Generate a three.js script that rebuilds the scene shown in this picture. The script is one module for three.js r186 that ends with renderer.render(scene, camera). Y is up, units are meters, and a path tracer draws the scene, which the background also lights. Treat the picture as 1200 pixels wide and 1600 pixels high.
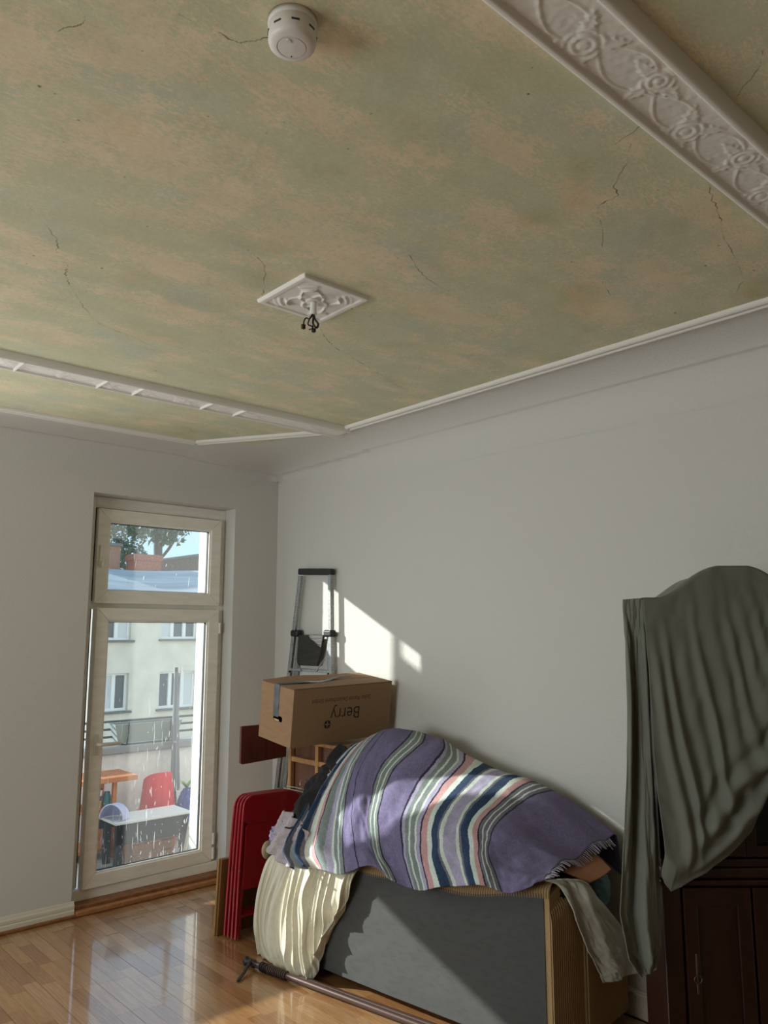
import * as THREE from 'three';
import { RoundedBoxGeometry } from 'three/addons/geometries/RoundedBoxGeometry.js';
import { mergeGeometries } from 'three/addons/utils/BufferGeometryUtils.js';
import { RectAreaLightUniformsLib } from 'three/addons/lights/RectAreaLightUniformsLib.js';
import { createNoise2D, createNoise3D } from 'simplex-noise';

// ---------------------------------------------------------------- camera, sky, sun, daylight, exposure
const scene = new THREE.Scene();
const camera = new THREE.PerspectiveCamera(66.18, 0.75, 0.05, 200);
camera.position.set(0, 1.6, 0);
camera.lookAt(0.65997, 1.6 + 0.14981, -0.73621);
const renderer = new THREE.WebGLRenderer({ antialias: true });
renderer.toneMapping = THREE.LinearToneMapping;
renderer.toneMappingExposure = 1.0;
renderer.shadowMap.enabled = true;
RectAreaLightUniformsLib.init();

{ // clear morning sky, even all round, paler towards the horizon
  const w = 128, h = 64, d = new Float32Array(w * h * 4);
  for (let j = 0; j < h; j++) {
    const el = Math.max(0, ((j + 0.5) / h - 0.5) * 2), t = Math.pow(el, 0.55);
    const c = [1.02 + (0.55 - 1.02) * t, 1.42 + (0.92 - 1.42) * t, 1.66 + (1.5 - 1.66) * t];
    for (let i = 0; i < w; i++) { const k = (j * w + i) * 4; d[k] = c[0]; d[k + 1] = c[1]; d[k + 2] = c[2]; d[k + 3] = 1; }
  }
  const t = new THREE.DataTexture(d, w, h, THREE.RGBAFormat, THREE.FloatType);
  t.mapping = THREE.EquirectangularReflectionMapping; t.magFilter = THREE.LinearFilter; t.needsUpdate = true;
  scene.background = t;
}
const SUN = new THREE.Vector3(0.735, -0.505, 1).normalize();
const sun = new THREE.DirectionalLight(new THREE.Color(1, 0.965, 0.92), 11);
sun.position.copy(SUN).multiplyScalar(-14).add(new THREE.Vector3(1.5, 1, -3));
sun.target.position.set(1.5, 1, -3);
sun.castShadow = true; sun.shadow.mapSize.set(4096, 4096); sun.shadow.radius = 1.4;
Object.assign(sun.shadow.camera, { left: -6, right: 6, top: 6, bottom: -6, near: 0.5, far: 40 });
scene.add(sun, sun.target);
// daylight of the two windows left of the picture (window_2 beside the door, window_3 in the left wall), just inside their glass; skylight falls slantwise down
for (const [x, y, z, w, h, k, tx, tz, dip] of [[0.83, 1.52, -4.79, 0.86, 1.3, 5.6, 0.83, 0, 0.6], [-2.69, 1.55, -2.45, 2.4, 1.4, 7, 2, -2.45, 0.1]]) {
  const l = new THREE.RectAreaLight(new THREE.Color(0.94, 0.985, 1), k, w, h);
  l.position.set(x, y, z); l.lookAt(tx, y - dip, tz); scene.add(l);
}

// ---------------------------------------------------------------- helpers
const rngOf = (a) => () => { a |= 0; a = (a + 0x6d2b79f5) | 0; let t = Math.imul(a ^ (a >>> 15), 1 | a); t = (t + Math.imul(t ^ (t >>> 7), 61 | t)) ^ t; return ((t ^ (t >>> 14)) >>> 0) / 4294967296; };
const R = rngOf(7), N2 = createNoise2D(rngOf(11)), N3 = createNoise3D(rngOf(12));
const fbm = (x, y, o = 4) => { let s = 0, a = 0.5, n = 0; for (let i = 0; i < o; i++) { s += a * N2(x, y); n += a; x = x * 2.03 + 7.1; y = y * 2.03 - 3.7; a *= 0.5; } return s / n; };
const clamp = (v, a = 0, b = 1) => Math.min(b, Math.max(a, v)), lerp = (a, b, t) => a + (b - a) * t;
const sm = (a, b, v) => { const t = clamp((v - a) / (b - a)); return t * t * (3 - 2 * t); };
const V = (x, y, z) => new THREE.Vector3(x, y, z);
const hex = (h) => [(h >> 16) & 255, (h >> 8) & 255, h & 255];
function tex(w, h, fn, srgb = true, rx = 1, ry = 1) {
  const d = new Uint8Array(w * h * 4);
  for (let j = 0; j < h; j++) for (let i = 0; i < w; i++) {
    const c = fn(i / w, j / h, i, j), k = (j * w + i) * 4;
    if (typeof c === 'number') d[k] = d[k + 1] = d[k + 2] = clamp(c) * 255; else { d[k] = clamp(c[0], 0, 255); d[k + 1] = clamp(c[1], 0, 255); d[k + 2] = clamp(c[2], 0, 255); }
    d[k + 3] = 255;
  }
  const t = new THREE.DataTexture(d, w, h); t.wrapS = t.wrapT = THREE.RepeatWrapping; t.magFilter = THREE.LinearFilter; t.minFilter = THREE.LinearFilter;
  if (srgb) t.colorSpace = THREE.SRGBColorSpace;
  t.repeat.set(rx, ry); t.needsUpdate = true; return t;
}
const std = (color, roughness = 0.8, o = {}) => new THREE.MeshPhysicalMaterial({ color, roughness, ...o });
const used = new Map();
function numbered(n) { const k = used.get(n) || 0; used.set(n, k + 1); return k ? `${n}_${String(k).padStart(3, '0')}` : n; }
function mesh(name, geo, mat, parent) { const m = new THREE.Mesh(geo, mat); m.name = parent ? name : numbered(name); (parent || scene).add(m); return m; }
function tag(o, label, category, group, kind) { Object.assign(o.userData, { label, category }); if (group) o.userData.group = group; if (kind) o.userData.kind = kind; return o; }
function thing(name, label, category, pos = [0, 0, 0], group) { const g = new THREE.Group(); g.name = numbered(name); g.position.set(...pos); scene.add(g); return tag(g, label, category, group); }
function struct(name, geo, mat, label, category = 'structure') { const m = geo ? new THREE.Mesh(geo, mat) : new THREE.Group(); m.name = name; m.userData.kind = 'structure'; m.userData.label = label; m.userData.category = category; scene.add(m); return m; }
const merge = (a) => mergeGeometries(a.map((g) => { const q = g.index ? g.toNonIndexed() : g; for (const k of Object.keys(q.attributes)) if (!['position', 'normal', 'uv'].includes(k)) q.deleteAttribute(k); if (!q.attributes.uv) q.setAttribute('uv', new THREE.BufferAttribute(new Float32Array(q.attributes.position.count * 2), 2)); return q; }));
function boxUV(g, s = 1) { // uv in metres by the face's main direction
  g = g.index ? g.toNonIndexed() : g; const p = g.attributes.position, n = g.attributes.normal, uv = new Float32Array(p.count * 2);
  for (let i = 0; i < p.count; i++) { const ax = Math.abs(n.getX(i)), ay = Math.abs(n.getY(i)), az = Math.abs(n.getZ(i)); const [a, b] = ax > ay && ax > az ? [p.getZ(i), p.getY(i)] : ay > az ? [p.getX(i), p.getZ(i)] : [p.getX(i), p.getY(i)]; uv[2 * i] = a * s; uv[2 * i + 1] = b * s; }
  g.setAttribute('uv', new THREE.BufferAttribute(uv, 2)); return g;
}
const box = (x0, x1, y0, y1, z0, z1) => boxUV(new THREE.BoxGeometry(x1 - x0, y1 - y0, z1 - z0).translate((x0 + x1) / 2, (y0 + y1) / 2, (z0 + z1) / 2));
const rbox = (x0, x1, y0, y1, z0, z1, r = 0.004, s = 2) => boxUV(new RoundedBoxGeometry(x1 - x0, y1 - y0, z1 - z0, s, Math.min(r, (x1 - x0) / 2.01, (y1 - y0) / 2.01, (z1 - z0) / 2.01)).translate((x0 + x1) / 2, (y0 + y1) / 2, (z0 + z1) / 2));
const tube = (pts, r, n = 24, k = 8, closed = false) => new THREE.TubeGeometry(new THREE.CatmullRomCurve3(pts.map((p) => V(...p)), closed, 'centripetal'), n, r, k, closed);
function bar(a, b, w, d, up = V(0, 1, 0), r = 0.002) { // rounded bar of section w x d from a to b
  a = V(...a); b = V(...b); const dir = b.clone().sub(a), L = dir.length(); dir.normalize();
  const x = new THREE.Vector3().crossVectors(Math.abs(dir.dot(up)) > 0.95 ? V(1, 0, 0) : up, dir).normalize(), y = new THREE.Vector3().crossVectors(dir, x);
  return boxUV(new RoundedBoxGeometry(w, d, L, 1, Math.min(r, w / 2.1, d / 2.1))).applyMatrix4(new THREE.Matrix4().makeBasis(x, y, dir).setPosition(a.add(b).multiplyScalar(0.5)));
}
function poly(pts, holes, depth, bevel = 0) { // polygon in xy extruded along z
  const s = new THREE.Shape(pts.map((p) => new THREE.Vector2(...p)));
  for (const h of holes || []) s.holes.push(new THREE.Path(h.map((p) => new THREE.Vector2(...p))));
  return new THREE.ExtrudeGeometry(s, { depth, bevelEnabled: bevel > 0, bevelSize: bevel, bevelThickness: bevel, bevelOffset: -bevel, bevelSegments: 2, curveSegments: 10 });
}
const rect = (x0, y0, x1, y1) => [[x0, y0], [x1, y0], [x1, y1], [x0, y1]];
function spline(grid) { // smooth surface through a grid[i][j] of points, i along u, j along v
  const nu = grid.length - 1, cr = (a, b, c, d, t) => 0.5 * (2 * b + (c - a) * t + (2 * a - 5 * b + 4 * c - d) * t * t + (3 * b - a - 3 * c + d) * t * t * t);
  const row = (r, v) => { const n = r.length - 1, f = clamp(v) * n, i = Math.min(n - 1, Math.floor(f)), t = f - i, g = (k) => (k < 0 ? r[0].map((q, m) => 2 * q - r[1][m]) : k > n ? r[n].map((q, m) => 2 * q - r[n - 1][m]) : r[k]); return [0, 1, 2].map((m) => cr(g(i - 1)[m], g(i)[m], g(i + 1)[m], g(i + 2)[m], t)); };
  return (u, v) => { const f = clamp(u) * nu, i = Math.min(nu - 1, Math.floor(f)), t = f - i, at = (k) => row(grid[k], v); const b = at(i), c = at(i + 1); const a = i > 0 ? at(i - 1) : b.map((q, m) => 2 * q - c[m]), d = i + 2 <= nu ? at(i + 2) : c.map((q, m) => 2 * q - b[m]); return V(...[0, 1, 2].map((m) => cr(a[m], b[m], c[m], d[m], t))); };
}
function sheet(fn, nu, nv, th, uvs = [1, 1]) { // a cloth of thickness th over fn(u, v)
  const P = [], Q = []; for (let i = 0; i <= nu; i++) for (let j = 0; j <= nv; j++) P.push(fn(i / nu, j / nv));
  const at = (i, j) => P[clamp(i, 0, nu) * (nv + 1) + clamp(j, 0, nv)];
  for (let i = 0; i <= nu; i++) for (let j = 0; j <= nv; j++) Q.push(at(i + 1, j).clone().sub(at(i - 1, j)).cross(at(i, j + 1).clone().sub(at(i, j - 1))).normalize());
  const pos = [], uv = [], idx = [], m = P.length;
  for (const s of [0.5, -0.5]) P.forEach((p, k) => { pos.push(p.x + Q[k].x * th * s, p.y + Q[k].y * th * s, p.z + Q[k].z * th * s); uv.push(Math.floor(k / (nv + 1)) / nu * uvs[0], (k % (nv + 1)) / nv * uvs[1]); });
  for (let i = 0; i < nu; i++) for (let j = 0; j < nv; j++) { const a = i * (nv + 1) + j, b = a + nv + 1; idx.push(a, b, b + 1, a, b + 1, a + 1, m + a, m + b + 1, m + b, m + a, m + a + 1, m + b + 1); }
  const edge = (a, b) => idx.push(a, b, m + b, a, m + b, m + a);
  for (let i = 0; i < nu; i++) { edge((i + 1) * (nv + 1), i * (nv + 1)); edge(i * (nv + 1) + nv, (i + 1) * (nv + 1) + nv); }
  for (let j = 0; j < nv; j++) { edge(j, j + 1); edge(nu * (nv + 1) + j + 1, nu * (nv + 1) + j); }
  const g = new THREE.BufferGeometry(); g.setAttribute('position', new THREE.Float32BufferAttribute(pos, 3)); g.setAttribute('uv', new THREE.Float32BufferAttribute(uv, 2)); g.setIndex(idx); g.computeVertexNormals(); return g;
}
function crumple(c, r, seed, fold = 0.25, freq = 3, det = 40) { // a rumpled heap of cloth
  const g = new THREE.SphereGeometry(1, det, Math.round(det * 0.7)), p = g.attributes.position, v = new THREE.Vector3();
  for (let i = 0; i < p.count; i++) { v.fromBufferAttribute(p, i); const n = 1 - Math.abs(N3(v.x * freq + seed, v.y * freq * 0.7, v.z * freq - seed)) * 1.6, n2 = N3(v.x * freq * 2.4, v.y * freq * 2 + seed, v.z * freq * 2.4); const k = 1 + fold * n * 0.5 + fold * 0.35 * n2; p.setXYZ(i, c[0] + v.x * r[0] * k, c[1] + v.y * r[1] * k, c[2] + v.z * r[2] * k); }
  g.computeVertexNormals(); return g;
}

// ---------------------------------------------------------------- materials
const wallBump = tex(512, 512, (u, v, i, j) => 0.5 + 0.5 * fbm(i / 9, j / 9, 3), false);
const paint = std(0xd0cec8, 0.75, { bumpMap: wallBump, bumpScale: 0.0012 });
const plaster = std(0xe9e5dd, 0.7);
const pvc = std(0xd9d0bc, 0.42, { map: tex(256, 256, (u, v, i, j) => { const n = fbm(i / 60, j / 14, 4) * 9; return [240 + n, 236 + n, 225 + n]; }) });
pvc.color.set(0xffffff);
const gasket = std(0x2b2b2a, 0.6), chrome = std(0xb9b9b7, 0.25, { metalness: 1 }), black = std(0x171717, 0.5);
const glass = new THREE.MeshPhysicalMaterial({ color: 0xd2d8d6, roughness: 0.25, transmission: 1, thickness: 0, ior: 1.5 });
const skin = (h, s = 12, sx = 1, sy = 1, seed = 0) => tex(256, 256, (u, v, i, j) => { const n = fbm(i / 256 * 16 * sx + seed, j / 256 * 16 * sy - seed, 4) * s, c = hex(h); return [c[0] + n, c[1] + n, c[2] + n]; });
const woodTex = (h, amp, seed) => tex(256, 256, (u, v) => { const c = hex(h), g = fbm(u * 14 + seed, v * 1.3 + seed, 4) * amp + Math.sin((u * 9 + fbm(u * 2 + seed, v * 0.9, 2) * 2.4) * 6.28) * amp * 0.3 + N2(u * 120, v * 5 + seed) * amp * 0.3; return [c[0] + g, c[1] + g * 0.95, c[2] + g * 0.85]; });

// ---------------------------------------------------------------- room shell
const X0 = -2.6, X1 = 3.184, Z0 = -4.704, Z1 = 1.6, H = 2.8, ZO = -5.02;
const wallsBack = poly(rect(X0 - 0.2, -0.15, X1 + 0.2, 3), [rect(1.838, -0.02, 2.832, 2.441), rect(0.38, 0.78, 1.29, 2.26), ], Z0 - ZO);
wallsBack.translate(0, 0, ZO);
struct('wall_back', boxUV(wallsBack), paint, 'white wall with the balcony door in it', 'wall');
struct('wall_right', box(X1, X1 + 0.2, -0.15, 3, ZO, Z1 + 0.2), paint, 'white wall behind the covered sofa', 'wall');
const oldPaper = std(0x7b7468, 0.85, { bumpMap: wallBump, bumpScale: 0.001 });
struct('wall_left', boxUV(poly(rect(-Z1 - 0.2, -0.15, -ZO, 3), [rect(1.2, 0.8, 3.7, 2.3)], 0.2).rotateY(Math.PI / 2).translate(X0 - 0.2, 0, 0)), oldPaper, 'papered wall left of the picture', 'wall');
struct('wall_front', box(X0, X1, -0.15, 3, Z1, Z1 + 0.2), oldPaper, 'papered wall behind the viewer', 'wall');

struct('wall_outside', merge([box(X1 + 0.2, 17, -8, 9, ZO, -4.8), box(X0 - 0.2, X1 + 0.2, 3, 9, ZO, -4.8), box(X0 - 0.2, X1 + 0.2, -8, -0.15, ZO, -4.8)]), std(0xd8cfbc, 0.9), 'outer wall of the house, above and beside the room', 'wall');
// ceiling: old sage-green distemper worn through to beige, with hairline cracks
const cracks = [[[1.577, -0.575], [1.62, -0.60], [1.676, -0.674]], [[1.66, -0.93], [1.731, -0.992], [1.791, -1.058], [1.845, -1.087], [1.844, -1.132], [1.886, -1.174], [1.95, -1.2], [2.064, -1.273]], [[1.933, -0.87], [2.051, -0.911], [2.17, -0.943], [2.289, -0.989], [2.465, -1.029], [2.648, -1.089]], [[1.822, -2.419], [1.972, -2.526], [2.182, -2.607], [2.352, -2.669], [2.75, -2.82]], [[0.642, -2.242], [0.768, -2.38], [0.798, -2.465]], [[0.857, -2.532], [0.88, -2.61], [0.963, -2.74], [1.134, -2.947], [1.321, -3.009], [1.666, -3.186]], [[0.62, -1.30], [0.70, -1.29], [0.745, -1.285], [0.789, -1.234]], [[1.24, -2.039], [1.332, -2.088], [1.438, -2.242], [1.485, -2.331]], [[0.45, -1.38], [0.488, -1.442], [0.46, -1.5]], [[2.284, -1.415], [2.41, -1.457]], [[2.647, -1.023], [2.648, -1.089], [2.712, -1.136]], [[1.943, -1.825], [1.8, -1.80], [1.657, -1.724]], [[1.55, -0.86], [1.607, -0.873], [1.628, -0.956]]];
const patches = [[1.5, -1.86, 0.36, 0.13], [1.70, -1.40, 0.16, 0.08], [1.12, -2.32, 0.2, 0.08], [0.9, -1.17, 0.07, 0.07], [1.31, -1.32, 0.06, 0.05], [0.4, -1.6, 0.12, 0.1], [1.02, -1.84, 0.13, 0.11], [2.52, -1.55, 0.26, 0.1], [2.05, -1.96, 0.32, 0.09], [0.77, -2.74, 0.12, 0.05], [2.16, -3.12, 0.11, 0.05], [2.4, -1.26, 0.2, 0.08], [1.0, -1.35, 0.14, 0.05], [2.5, -2.3, 0.2, 0.06], [0.75, -1.75, 0.2, 0.15], [1.3, -2.62, 0.3, 0.05], [1.9, -2.75, 0.2, 0.05], [0.62, -1.42, 0.1, 0.1], [1.45, -1.15, 0.15, 0.06], [2.2, -0.95, 0.3, 0.05]];
const CX0 = 0.15, CZ0 = -4.5, CW = 2.8, CH = 4.2;
const ceilTex = tex(2048, 2048, (u, v) => {
  const x = CX0 + u * CW, z = CZ0 + v * CH;
  const wob = fbm(x * 7, z * 11, 3) * 0.05, ax = x + z * 0.25; // brush strokes run a little slantwise
  const rag = fbm(ax * 11, z * 30, 3) * 0.30 + N2(ax * 27 + 4, z * 75) * 0.26 + N2(ax * 60, z * 170) * 0.26 + N2(ax * 130, z * 330) * 0.18;
  let w = fbm(x * 1.9 + 3.3, z * 3.4 + 1.7, 3) * 0.62 - 0.10;
  for (const [px, pz, a, b] of patches) { const d = Math.hypot((x + wob - px) / (a * 1.1), (z + wob * 0.8 - pz) / (b * 1.25)); if (d < 2) w = Math.max(w, 0.5 - d * 0.5 + fbm(x * 5 + 9, z * 9, 3) * 0.22); }
  const wear = sm(0.03, 0.13, w + rag * 0.8), film = sm(-0.25, 0.35, w + rag * 0.3);
  const t = wear * (0.72 + 0.35 * fbm(x * 3 + 5, z * 7, 3)) + film * 0.12;
  const cool = sm(0.1, 0.7, fbm(x * 1.4 - 4, z * 1.8 + 8, 3)), g = [205 - cool * 7, 204 - cool * 2, 172 + cool * 7], b = [229, 212, 180];
  const n = fbm(x * 40, z * 70, 3) * 7 + N2(x * 300, z * 500) * 5 + fbm(x * 4, z * 6, 3) * 6;
  let c = [0, 1, 2].map((k) => lerp(g[k], b[k], clamp(t)) + n);
  const stain = sm(0.1, 0.8, fbm(x * 1.6 + 31, z * 2.2 - 12, 4) * 0.6 + 0.3 * sm(1.9, 2.8, x) * sm(-2.4, -0.9, z) + rag * 0.3);
  c = [c[0] - stain * 16, c[1] - stain * 24, c[2] - stain * 34];
  return c;
});
{ // cracks and dots drawn into the paint
  const d = ceilTex.image.data, put = (x, z, r, k) => { const ci = (x - CX0) / CW * 2048, cj = (z - CZ0) / CH * 2048, rx = r / CW * 2048, rz = r / CH * 2048; for (let j = Math.floor(cj - rz - 1); j <= cj + rz + 1; j++) for (let i = Math.floor(ci - rx - 1); i <= ci + rx + 1; i++) { if (i < 0 || j < 0 || i > 2047 || j > 2047) continue; const q = Math.hypot((i - ci) / rx, (j - cj) / rz), a = clamp(1.3 - q) * k; if (a <= 0) continue; const o = (j * 2048 + i) * 4; for (let m = 0; m < 3; m++) d[o + m] = lerp(d[o + m], [70, 58, 44][m], Math.min(1, a)); } };
  for (const c of cracks) { const cv = new THREE.CatmullRomCurve3(c.map(([x, z]) => V(x, 0, z))), L = cv.getLength(), n = Math.ceil(L / 0.0014); for (let i = 0; i <= n; i++) { const p = cv.getPoint(i / n), s = i / n * L; put(p.x + N2(s * 22, c[0][0]) * 0.004 + N2(s * 110, 3) * 0.0015, p.z + N2(s * 22, 9 + c[0][1]) * 0.004, 0.0011 + 0.0007 * N2(s * 12, 5), 0.36 + 0.32 * N2(s * 9, 8)); } }
  const r = rngOf(91); for (let k = 0; k < 170; k++) put(CX0 + r() * CW, CZ0 + r() * CH, 0.0015 + r() * r() * 0.0045, 0.35 + r() * 0.5);
}
ceilTex.wrapS = ceilTex.wrapT = THREE.MirroredRepeatWrapping; ceilTex.needsUpdate = true;
{
  const g = new THREE.BoxGeometry(X1 - X0 + 0.4, 0.2, Z1 - ZO + 0.2).translate((X0 + X1) / 2, H + 0.1, (Z1 + ZO) / 2 + 0.1), p = g.attributes.position, uv = g.attributes.uv;
  for (let i = 0; i < p.count; i++) uv.setXY(i, (p.getX(i) - CX0) / CW, (p.getZ(i) - CZ0) / CH);
  struct('ceiling', g, std(0xffffff, 0.9, { map: ceilTex, bumpMap: wallBump, bumpScale: 0.0008 }), 'ceiling of worn sage green and beige paint with fine cracks', 'ceiling');
}
{ // cove between walls and ceiling, drawn in to a slanting edge in the corner
  const XT = 2.862, ZT = -4.452, Y0 = 2.54, pr = [];
  const A = [XT, -3.62], B = [2.376, ZT];
  for (let i = 0; i <= 10; i++) { const z = lerp(Z1, -3.62, i / 10); pr.push([[XT, z], [X1, z], Y0]); }
  for (let i = 1; i <= 24; i++) { const t = i / 24, s = t * (1.084 + 0.808); pr.push([[lerp(A[0], B[0], t), lerp(A[1], B[1], t)], s < 1.084 ? [X1, -3.62 - s] : [X1 - (s - 1.084), Z0], Y0 + 0.13 * Math.pow(Math.sin(Math.PI * Math.min(1, t < 0.573 ? t / 1.146 : 0.5 + (t - 0.573) / 0.854)), 2)]); }
  for (let i = 1; i <= 10; i++) { const x = lerp(2.376, X0, i / 10); pr.push([[x, ZT], [x, Z0], Y0]); }
  const pos = [], idx = [], K = 32;
  pr.forEach(([t, b, y0]) => { for (let k = 0; k <= K; k++) { const a = k / K * Math.PI / 2, h = Math.pow(1 - Math.cos(a), 1.35), v = Math.sin(a); pos.push(lerp(Math.min(b[0], X1 - 0.002), t[0], h), lerp(y0, H + 0.002, v), lerp(Math.max(b[1], Z0 + 0.002), t[1], h)); } });
  for (let i = 0; i < pr.length - 1; i++) for (let k = 0; k < K; k++) { const a = i * (K + 1) + k, b = a + K + 1; idx.push(a, a + 1, b + 1, a, b + 1, b); }
  const g = new THREE.BufferGeometry(); g.setAttribute('position', new THREE.Float32BufferAttribute(pos, 3)); g.setIndex(idx); g.computeVertexNormals();
  struct('trim_1', boxUV(g), paint, 'smooth white cove between walls and ceiling', 'cove');
  const loop = [[XT, Z1], A, B, [X0, ZT]], bead = (off, y, r) => { const q = []; for (let i = 0; i < 3; i++) { const a = loop[i], b = loop[i + 1], d = [b[0] - a[0], b[1] - a[1]], L = Math.hypot(...d), n = [-d[1] / L, d[0] / L]; const o = n[0] * (1) + 0; q.push(tube([[a[0] - n[0] * -off, y, a[1] - n[1] * off * -1], [b[0] - n[0] * -off, y, b[1] - n[1] * off * -1]], r, 4, 8)); } return merge(q); };
  const t = struct('trim_2', null, null, 'white double bead moulding round the painted ceiling', 'moulding');
  mesh('bead', bead(-0.004, H - 0.002, 0.017), plaster, t); mesh('bead', bead(0.028, H - 0.010, 0.011), plaster, t);
}
// stucco bands across the ceiling, with flowers and tendrils in relief
function band(name, xa, xb, za, zb, label, seed) {
  const W = zb - za, T = 0.034, nl = 620, nw = 64, L = xb - xa, pos = [], idx = [];
  const flowers = []; for (let s = 0.12, k = 0; s < L; s += 0.21, k++) flowers.push([s, 0.5 + 0.13 * (k % 2 ? 1 : -1), 0.045 + 0.012 * N2(k, seed), k]);
  const field = (s, t) => {
    const y = (t - 0.5) * W; let h = 0;
    for (const [fs, ft, fr, k] of flowers) {
      const dx = s - fs, dy = y - (ft - 0.5) * W, r = Math.hypot(dx, dy) / fr, a = Math.atan2(dy, dx);
      if (r < 1.5) { const pet = 1 - Math.abs(Math.sin(a * 2.5 + k * 1.3)); const edge = 0.72 + 0.22 * (1 - pet); h = Math.max(h, sm(edge + 0.16, edge - 0.05, r) * (0.55 + 0.3 * Math.sin(r * 15) * sm(0.1, 0.5, r) + 0.35 * sm(0.35, 0.1, r) - 0.25 * sm(0.12, 0.0, Math.abs(Math.sin(a * 2.5 + k * 1.3))))); }
      for (const q of [0.7, 2.3, 3.9, 5.4]) { const a0 = q + k * 0.8, lx = dx * Math.cos(a0) + dy * Math.sin(a0), ly = -dx * Math.sin(a0) + dy * Math.cos(a0), lt = (lx - fr * 0.8) / 0.06; if (lt > 0 && lt < 1) { const wd = 0.017 * Math.sin(Math.PI * Math.sqrt(lt)) * (1 + 0.25 * Math.sin(lt * 22)); h = Math.max(h, sm(1.05, 0.8, Math.abs(ly) / wd) * (0.35 + 0.3 * Math.abs(ly) / wd)); } }
    }
    const vine = 0.28 * Math.sin(s * 15 + seed) * W; h = Math.max(h, 0.5 * sm(0.006, 0.002, Math.abs(y - vine)), 0.4 * sm(0.005, 0.002, Math.abs(y + vine * 0.8 + 0.01)));
    return h * 0.0055 + 0.0012 * fbm(s * 30, y * 30, 3);
  };
  const prof = (s, t) => { // drop below the ceiling
    const e = Math.min(t, 1 - t); let y;
    if (e < 0.09) y = T * Math.sqrt(clamp(1 - Math.pow(1 - e / 0.09, 2))); else if (e < 0.13) y = T; else if (e < 0.17) y = lerp(T, T - 0.011, sm(0.13, 0.17, e)); else y = T - 0.011 + field(s, t);
    return y;
  };
  for (let i = 0; i <= nl; i++) for (let j = 0; j <= nw; j++) { const s = i / nl * L, t = j / nw; pos.push(xa + s, H - prof(s, t) + 0.001, za + t * W); }
  for (let i = 0; i < nl; i++) for (let j = 0; j < nw; j++) { const a = i * (nw + 1) + j, b = a + nw + 1; idx.push(a, b + 1, a + 1, a, b, b + 1); }
  const g = new THREE.BufferGeometry(); g.setAttribute('position', new THREE.Float32BufferAttribute(pos, 3)); g.setIndex(idx); g.computeVertexNormals();
  const grp = struct(name, null, null, label, 'moulding'); mesh('relief_strip', g, plaster, grp);
  return grp;
}
const b1 = band('trim_3', -1.2, 2.90, -3.695, -3.52, 'narrow white stucco band with flower relief near the balcony door', 1);
for (const x of [1.04, 1.42, 1.60, 1.98, 2.18]) mesh('cross_bar', rbox(x - 0.006, x + 0.006, H - 0.0345, H + 0.01, -3.685, -3.53, 0.005), plaster, b1);
band('trim_4', 0.3, 2.90, -0.865, -0.685, 'broad white stucco band with flower relief overhead at the upper right', 4);

// floor: laminate of short beech staves, laid towards the balcony wall
const floor = struct('floor', null, null, 'glossy beech laminate floor of short staves', 'floor');
mesh('subfloor', box(X0, X1, -0.15, -0.009, Z0, Z1), std(0x4a2f1c, 0.9), floor);
const staveMats = [0xa0784f, 0x946a43, 0xa9815a, 0x8e633f, 0x9b7149, 0xa47a4e].map((h, k) => std(0xffffff, 0.3, { map: woodTex(h, 15, k * 3.7), clearcoat: 1, clearcoatRoughness: 0.07 }));
{
  const r = rngOf(5), w = 0.0665, rest = [], zmin = Z0 + 0.012, geos = new Map();
  const stave = (L) => { const k = Math.round(L * 50); if (!geos.has(k)) { const g = new THREE.BoxGeometry(w - 0.0007, 0.009, k / 50 - 0.0007), p = g.attributes.position, uv = g.attributes.uv; for (let i = 0; i < p.count; i++) uv.setXY(i, p.getX(i) / 0.2 + 0.5, p.getZ(i) / 0.6 + 0.5); geos.set(k, g); } return geos.get(k); };
  let n = 0;
  for (let i = 0; i < (X1 - X0) / w - 0.5; i++) {
    const x = X0 + 0.006 + (i + 0.5) * w + Math.floor(i / 3) * 0.0011; let z = zmin - r() * 0.3; if (x > X1 - w / 2) break;
    while (z < Z1 - 0.05) {
      let L = 0.28 + Math.round(r() * 10) / 50; let a = Math.max(z, zmin), b = Math.min(z + L, Z1 - 0.005); z += L; L = b - a; if (L < 0.03) continue;
      const g = stave(L), c = (a + b) / 2, mi = Math.floor(r() * 6), near = x > 0.62 && x < 2.72 && c < -2.35 && n < 296;
      if (near) { const m = mesh('stave', g, staveMats[mi], floor); m.position.set(x, -0.0045, c); n++; } else rest.push(g.clone().translate(x, -0.0045, c));
    }
  }
  const m = mesh('stave', merge(rest), staveMats[0], floor); m.userData.kind = 'stuff';
}

// skirting
const cream = std(0xd8d0bd, 0.5), oak = std(0xffffff, 0.5, { map: woodTex(0x8a5a35, 18, 2) });
function skirting(name, xa, xb, label) {
  const s = struct(name, null, null, label, 'baseboard');
  const prof = [[0, 0.012], [0.018, 0.012], [0.018, 0.038], [0.014, 0.044], [0.016, 0.05], [0.016, 0.064], [0.009, 0.072], [0.006, 0.082], [0, 0.086]];
  const q = new THREE.Matrix4().makeBasis(V(0, 0, 1), V(0, 1, 0), V(-1, 0, 0)); const g2 = poly(prof, null, xb - xa).applyMatrix4(q); g2.translate(xb, 0, Z0);
  mesh('board', g2, cream, s); mesh('quarter_strip', rbox(xa, xb + (xb < 2 ? 0.012 : 0), 0.0005, 0.018, Z0 + 0.001, Z0 + 0.032, 0.006), oak, s);
}
skirting('baseboard_back', X0, 1.852, 'cream profiled skirting board with a brown wood strip left of the door');
skirting('baseboard_corner', 2.84, X1, 'short cream skirting board between door and corner');
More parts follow.
